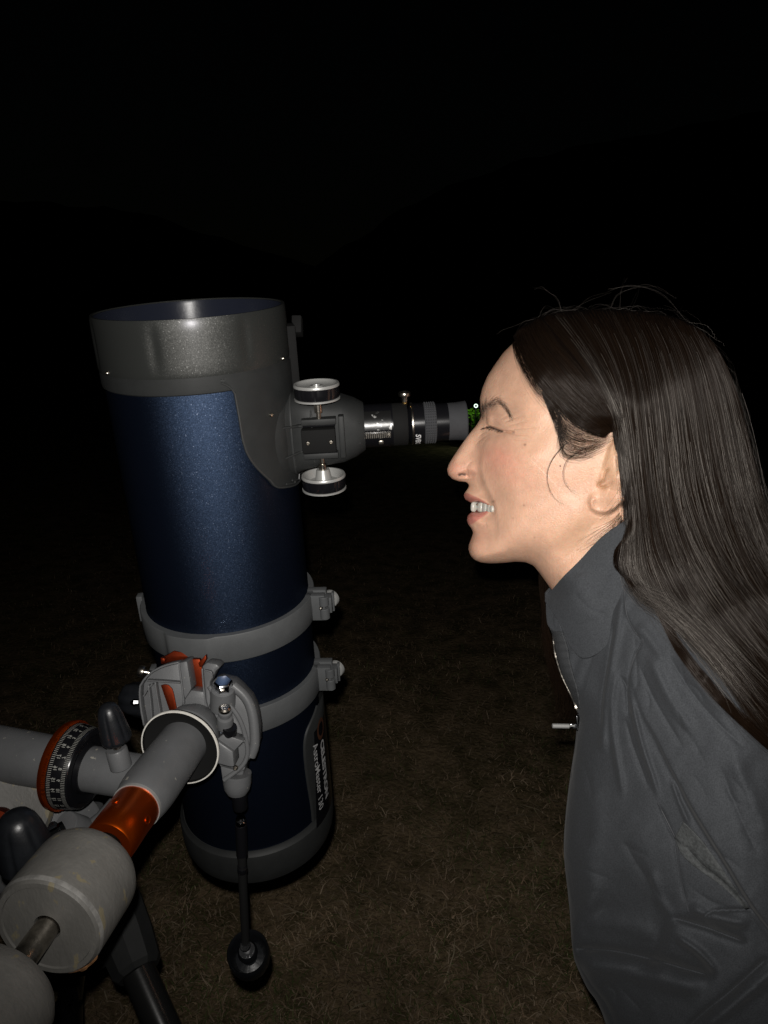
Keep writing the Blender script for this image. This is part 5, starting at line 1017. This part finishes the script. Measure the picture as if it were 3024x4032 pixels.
def sample_guides(N, u0=0, u1=11, jit=5., dmax=7., curl=3., seed=1, short=.0, lift=0):
    r = np.random.default_rng(seed); u = u0+(u1-u0)*r.random(N); cl = np.round(u*9)/9; u = np.clip(u*.55+cl*.45, u0, u1); u = np.where((u > 2) & (u < 3), np.where(u < 2.5, u-1, u*0+3), u); u = np.where((u > 3) & (u < 4), np.where(u < 3.3, u*0+3, 4), u); sn_ = (u == 3) | (u == 4); i = np.minimum(u.astype(int), 10); a = (u-i)[:, None, None]
    q = GDr[i]*(1-a)+GDr[i+1]*a; t = np.linspace(0, 1, K)[None, :, None]
    ph_ = r.random((N, 1, 1))*6.28; nrm = np.gradient(q, axis=1); nrm = np.stack([-nrm[..., 1], nrm[..., 0]], -1); nrm /= np.linalg.norm(nrm, axis=-1, keepdims=True)+1e-9
    off = r.normal(0, jit, (N, 1, 1))*(.3+t)+curl*np.sin(ph_+t*(4+5*r.random((N, 1, 1))))*t+r.normal(0, jit*2.2, (N, 1, 1))*t*t; q = q+nrm*off; q = q+nrm*(sn_[:, None, None]*r.normal(0, 9, (N, 1, 1))*(1-t*.6))
    if not short:
        s0 = .07*r.random(N)[:, None]; idx = (s0+(1-s0)*np.linspace(0, 1, K)[None])*(K-1); j = np.clip(idx.astype(int), 0, K-2); b = (idx-j)[..., None]; q = q[np.arange(N)[:, None], j]*(1-b)+q[np.arange(N)[:, None], j+1]*b
    if short: 
        s0 = short*r.random(N)[:, None]; tt = s0+(1-s0)*np.linspace(0, 1, K)[None]*(.35+.65*r.random(N)[:, None]); idx = tt*(K-1); j = np.clip(idx.astype(int), 0, K-2); b = (idx-j)[..., None]; q = q[np.arange(N)[:, None], j]*(1-b)+q[np.arange(N)[:, None], j+1]*b
    ck = np.round(u*23).astype(int); cr_ = np.random.default_rng(77); ca_ = cr_.random(400)*5.0; cp_ = cr_.random(400)*6.28; tl_ = np.linspace(0, 1, K)[None]
    dep = dmax*r.random(N)[:, None]**1.3*np.ones((1, K))+(ca_[ck][:, None]*(.35+.65*np.sin(cp_[ck][:, None]+tl_*5)**2))*sstep(tl_*4)*(1 if dmax > 0 else 0); q = q+nrm_c(q)*((u*23-ck)*-9)[:, None, None]*sstep(tl_*1.6-.2)[..., None]*(1 if dmax > 0 else .0); qf = q.reshape(-1, 2); w_ = hairw(qf).reshape(N, K); face = sstep((1800-qf[:, 1])/60)*sstep((2470-qf[:, 0])/40); dep = dep*(1-face*(1-sstep(DHI(qf)/90))).reshape(N, K)
    w_ = w_-(u < 2.01)[:, None]*9*sstep((np.linspace(0, 1, K)-.82)/.18)[None]
    ends = np.minimum(1, np.linspace(0, 1, K)[None]*8+.15)
    w_ = np.maximum(w_-dep*.9+1.0+lift+.8*np.sin(ph_[..., 0]+np.linspace(0, 9, K)[None]), 0); 
    return q, w_
def to3(q, w_): return W(HP(q[..., 0], q[..., 1], w_*.001))
q, w_ = sample_guides(16000, seed=1)
nearp = to3(q, w_)
q2, w2_ = sample_guides(5000, 4, 11, seed=2); pc = HP(q2[..., 0], q2[..., 1], w2_*.001); farp = W(mirror(pc))
strands('hair', np.concatenate([nearp, farp]), M['hair'], pe, .00009, .00004)
lk = []; r = np.random.default_rng(61)
LG = np.stack([smoothpoly(a, K) for a in ([(2500, 2300), (2555, 2350), (2610, 2455), (2665, 2560), (2785, 2715), (2960, 2885), (3080, 2990)], [(2520, 2290), (2590, 2350), (2635, 2440), (2685, 2540), (2800, 2690), (2975, 2865), (3090, 2960)])])
for _ in range(750):
    u = r.random(); q = LG[0]*(1-u)+LG[1]*u; t = np.linspace(0, 1, K)[:, None]; q = q+r.normal(0, 4, 2)*(.5+t)+np.stack([np.sin(t[:, 0]*6+r.random()*6), np.cos(t[:, 0]*5+r.random()*6)], 1)*4*t; lk.append(to3(q, jacw(q)+2+5*r.random()))
strands('side_lock', np.array(lk), M['hair'], pe, .00008, .00004)
# loose strands on the surface that catch the light
q, w_ = sample_guides(900, 4, 11, jit=16, dmax=0, curl=26, seed=5, short=.7, lift=2.5); strands('loose_hair', to3(q, w_), M['loose'], pe, .00008, .00004)
# flyaways above the crown and behind
r = np.random.default_rng(11); fy = []
for k in range(95):
    i = int(r.uniform(2, 150)); p = ho_[i]; t = unit(ho_[i+3]-ho_[i-2]); nn = np.array([t[1], -t[0]]); L = r.uniform(40, 170); ln = r.uniform(.05, .5)*(1 if r.random() < .8 else .3)
    s_ = r.choice([-1, 1]); pts = []
    for tt in np.linspace(0, 1, K): pts.append(p-nn*14+t*s_*L*tt+nn*(14+L*ln*.55*math.sin(math.pi*tt*r.uniform(.85, 1.15))*.6+(6*math.sin(7*tt+k)*tt)))
    pts = np.array(pts); fy.append(to3(pts, np.full(K, 0.)+r.uniform(-25, 35)+r.uniform(-15, 15)*np.linspace(0, 1, K)))
for spec_ in ([(2215, 1225), (2195, 1180), (2160, 1150), (2130, 1138), (2100, 1142)], [(2400, 1215), (2440, 1160), (2540, 1125), (2600, 1140), (2665, 1175)], [(2260, 1222), (2320, 1180), (2400, 1150)], [(2440, 1215), (2447, 1150), (2460, 1090)], [(2120, 1255), (2150, 1210), (2200, 1225), (2240, 1222)], [(2400, 1140), (2500, 1130), (2600, 1160), (2700, 1250)], [(2480, 1218), (2500, 1160), (2510, 1145)]):
    for e in range(2): fy.append(to3(smoothpoly(np.array(spec_)+r.normal(0, 5, (len(spec_), 2)), K), np.linspace(10, 25, K)))
strands('flyaway_hair', np.array(fy), M['loose'], pe, .00005, .000025)
# hairline wisps, temple and the tucked lock, strands over the cheek and ear
ws = []
def wisps(N, guides, seed, jit=6, lift=.8, spread=1.0):
    r = np.random.default_rng(seed); g_ = np.stack([smoothpoly(a, K) for a in guides])
    for _ in range(N):
        u = r.random()*(len(g_)-1); i = min(int(u), len(g_)-2); a = u-i; q = g_[i]*(1-a)+g_[i+1]*a; t = np.linspace(0, 1, K)[:, None]
        tt = np.linspace(0, r.uniform(.55, 1), K)*(K-1); j = np.clip(tt.astype(int), 0, K-2); b = (tt-j)[:, None]; q = q[j]*(1-b)+q[j+1]*b
        q = q+r.normal(0, jit, 2)*(.25+spread*t)+np.stack([np.sin(t[:, 0]*5+r.random()*6), np.cos(t[:, 0]*4+r.random()*6)], 1)*3*t; sw_ = SKR(q); ws.append(to3(q, sw_+lift+r.random()*1.4))
wisps(260, [[(2030, 1345), (2052, 1400), (2090, 1468), (2135, 1530), (2190, 1585), (2250, 1640)], [(2022, 1352), (2040, 1410), (2078, 1480), (2125, 1545), (2180, 1600), (2240, 1655)]], 21, 15)
wisps(360, [[(2150, 1530), (2200, 1600), (2260, 1660), (2340, 1700), (2424, 1708)], [(2135, 1545), (2185, 1620), (2230, 1690), (2320, 1730), (2425, 1712)], [(2150, 1580), (2180, 1660), (2215, 1730), (2320, 1760), (2428, 1714)]], 22, 10)
wisps(170, [[(2200, 1620), (2212, 1690), (2240, 1740), (2320, 1765), (2426, 1712)], [(2205, 1650), (2200, 1720), (2230, 1775), (2310, 1785), (2420, 1722)], [(2230, 1690), (2215, 1750), (2220, 1800), (2290, 1795), (2400, 1735)]], 23, 11)
wisps(10, [[(2300, 1770), (2240, 1810), (2222, 1870), (2240, 1920), (2280, 1945), (2310, 1950)], [(2270, 1775), (2225, 1820), (2215, 1885), (2245, 1935), (2285, 1955), (2315, 1958)]], 24, 3, .6, .3)
wisps(12, [[(2235, 1740), (2180, 1800), (2155, 1860), (2165, 1930), (2205, 1980), (2290, 1995)], [(2210, 1760), (2165, 1820), (2150, 1890), (2175, 1955), (2235, 1990), (2310, 2000)]], 25, 4, .6, .4)
wisps(6, [[(2110, 1420), (2080, 1480), (2075, 1530), (2120, 1580)], [(2160, 1560), (2175, 1640), (2195, 1700), (2200, 1760)]], 26, 12, .6)
wisps(70, [[(2440, 2020), (2400, 2060), (2350, 2090), (2290, 2130), (2270, 2160)], [(2450, 2040), (2420, 2080), (2370, 2120), (2310, 2160), (2260, 2180)], [(2450, 2060), (2430, 2110), (2390, 2150), (2350, 2190), (2330, 2200)]], 27, 9)
wisps(14, [[(2450, 1900), (2430, 1940), (2400, 1980), (2350, 2040)], [(2460, 1950), (2440, 1990), (2400, 2030), (2360, 2060)]], 28, 8)
strands('hairline_wisps', np.array(ws), M['hair'], pe, .00005, .00002)
# far-side lock hanging behind the chest
r = np.random.default_rng(31); fl_ = []
FG = np.stack([smoothpoly(a, K) for a in ([(2170, 2150), (2125, 2260), (2138, 2400), (2140, 2500), (2160, 2620), (2190, 2720), (2190, 2800), (2160, 2860)], [(2190, 2170), (2145, 2270), (2148, 2400), (2152, 2500), (2185, 2600), (2230, 2700), (2240, 2780), (2210, 2860)], [(2230, 2180), (2180, 2300), (2170, 2400), (2175, 2500), (2230, 2620), (2290, 2740), (2300, 2800), (2260, 2870)])])
for _ in range(260):
    u = r.random()**1.5*1.999; i = int(u); a = u-i; q = FG[i]*(1-a)+FG[i+1]*a; t = np.linspace(0, 1, K)[:, None]; q = q+r.normal(0, 5, 2)*(.4+t)+np.stack([r.normal(0, 16)*t[:, 0]**3, r.normal(0, 25)*t[:, 0]**3], 1); fl_.append(to3(q, np.full(K, -58.)+r.random()*14))
strands('far_lock', np.array(fl_), M['hair'], pe, .00006, .00003)
# eyebrow and lashes
eb = []; r = np.random.default_rng(41)
bg = smoothpoly([(1897, 1622), (1908, 1606), (1925, 1590), (1945, 1578), (1965, 1577), (1985, 1592), (2000, 1612), (2012, 1636)], 100)
for _ in range(560):
    t = min(r.random()**1.9, .93) if r.random() < .9 else r.random()*.5; p = bg[int(t*99)]; h_ = np.interp(t, [0, .3, .55, .8, 1], [28, 26, 12, 5, 3]); p = p+np.array([r.normal(0, 4), r.normal(0, h_*.5)+7]); tg = unit(bg[min(int(t*99)+4, 99)]-bg[max(int(t*99)-4, 0)]); ang = np.interp(t, [0, .35, .7, 1], [-.75, -.35, .05, .1])+r.normal(0, .18); ca_, sa_ = math.cos(ang), math.sin(ang); d = np.array([tg[0]*ca_-tg[1]*sa_, tg[0]*sa_+tg[1]*ca_]); L = r.uniform(14, 30)
    q = p+d*np.linspace(0, L, 6)[:, None]+np.array([0, 1.])*(np.linspace(0, 1, 6)[:, None]**2)*4; sw_ = SKR(q); eb.append(to3(q, sw_+np.linspace(.05, .7, 6)))
strands('eyebrow', np.array(eb), M['browhair'], pe, .00005, .000015)
lb = []; lg = smoothpoly([(1908, 1683), (1932, 1682), (1955, 1690), (1980, 1699)], 50)
for _ in range(60):
    p = lg[r.integers(0, 50)]; q = p+np.array([-1, .35])*np.linspace(0, r.uniform(8, 20), 6)[:, None]+np.array([0, 1.])*(np.linspace(0, 1, 6)[:, None]**2)*r.uniform(0, 7); sw_ = SKR(p[None]); lb.append(to3(q, sw_[0]+np.linspace(-.5, 3, 6)))
strands('eyelashes', np.array(lb), M['browhair'], pe, .00008, .00003)

# ------------------------------------------------------------------ far-off lamp and the bush it lights
lp = P(1874, 1598, 11.); bx_ = P(1855, 1632, 11.2)
la = thing('garden_lamp', np.array([lp[0], lp[1], gz(lp[0], lp[1])]), 'tiny distant lamp glowing white above a green bush, between eyecup and brow', 'lamp')
tube('post', [la.location, [lp[0], lp[1], lp[2]-.04]], .008, M['black'], la)
bpy_em = mat('lamp glass', (.6, .7, .7), .5, em=((.75, .9, .9), .55))
lathe('ring_light', lp, unit(CAM-lp), [(.016, 0), (.020, .005), (.027, .005), (.031, 0), (.027, -.005), (.020, -.005), (.016, 0)], bpy_em, la, 24)
ll = bpy.data.lights.new('lamp_light', 'POINT'); ll.energy = 1.3; ll.color = (.8, 1, .7); ll.shadow_soft_size = .02; llo = bpy.data.objects.new('lamp_light', ll); link(llo); llo.location = lp+np.array([-.02, -.12, .01]); 
bu = thing('bush', np.array([bx_[0], bx_[1], gz(bx_[0], bx_[1])]), 'far-off bush lit vivid green beneath the tiny lamp', 'bush')
r = np.random.default_rng(51); lv = []; lf = []; top_ = bx_[2]+.35; base_ = float(bu.location[2])
for k in range(420):
    c = np.array([bx_[0], bx_[1], 0])+np.array([r.normal(.01, .05), r.normal(0, .06), 0]); c[2] = bx_[2]-.20+.24*r.random()**.6+r.normal(0, .03); a = unit(r.normal(0, 1, 3)); b = unit(np.cross(a, r.normal(0, 1, 3))); n = len(lv); s_ = r.uniform(.02, .036)
    lv += [c-a*s_, c+b*s_*.5, c+a*s_, c-b*s_*.5]; lf.append([n, n+1, n+2, n+3])
mk('leaves', np.array(lv), lf, mat('bright green leaves', (.12, .30, .02), .9, spec=.1), bu, smooth=False)['kind'] = 'stuff'
stm = MB()
for k in range(5): stm.tube([np.array([bx_[0], bx_[1], base_]), np.array([bx_[0]+r.normal(0, .15), bx_[1]+r.normal(0, .1), bx_[2]])], [.02, .008], 6)
stm.build('stem', mat('bush bark', (.1, .07, .05), .9), bu)
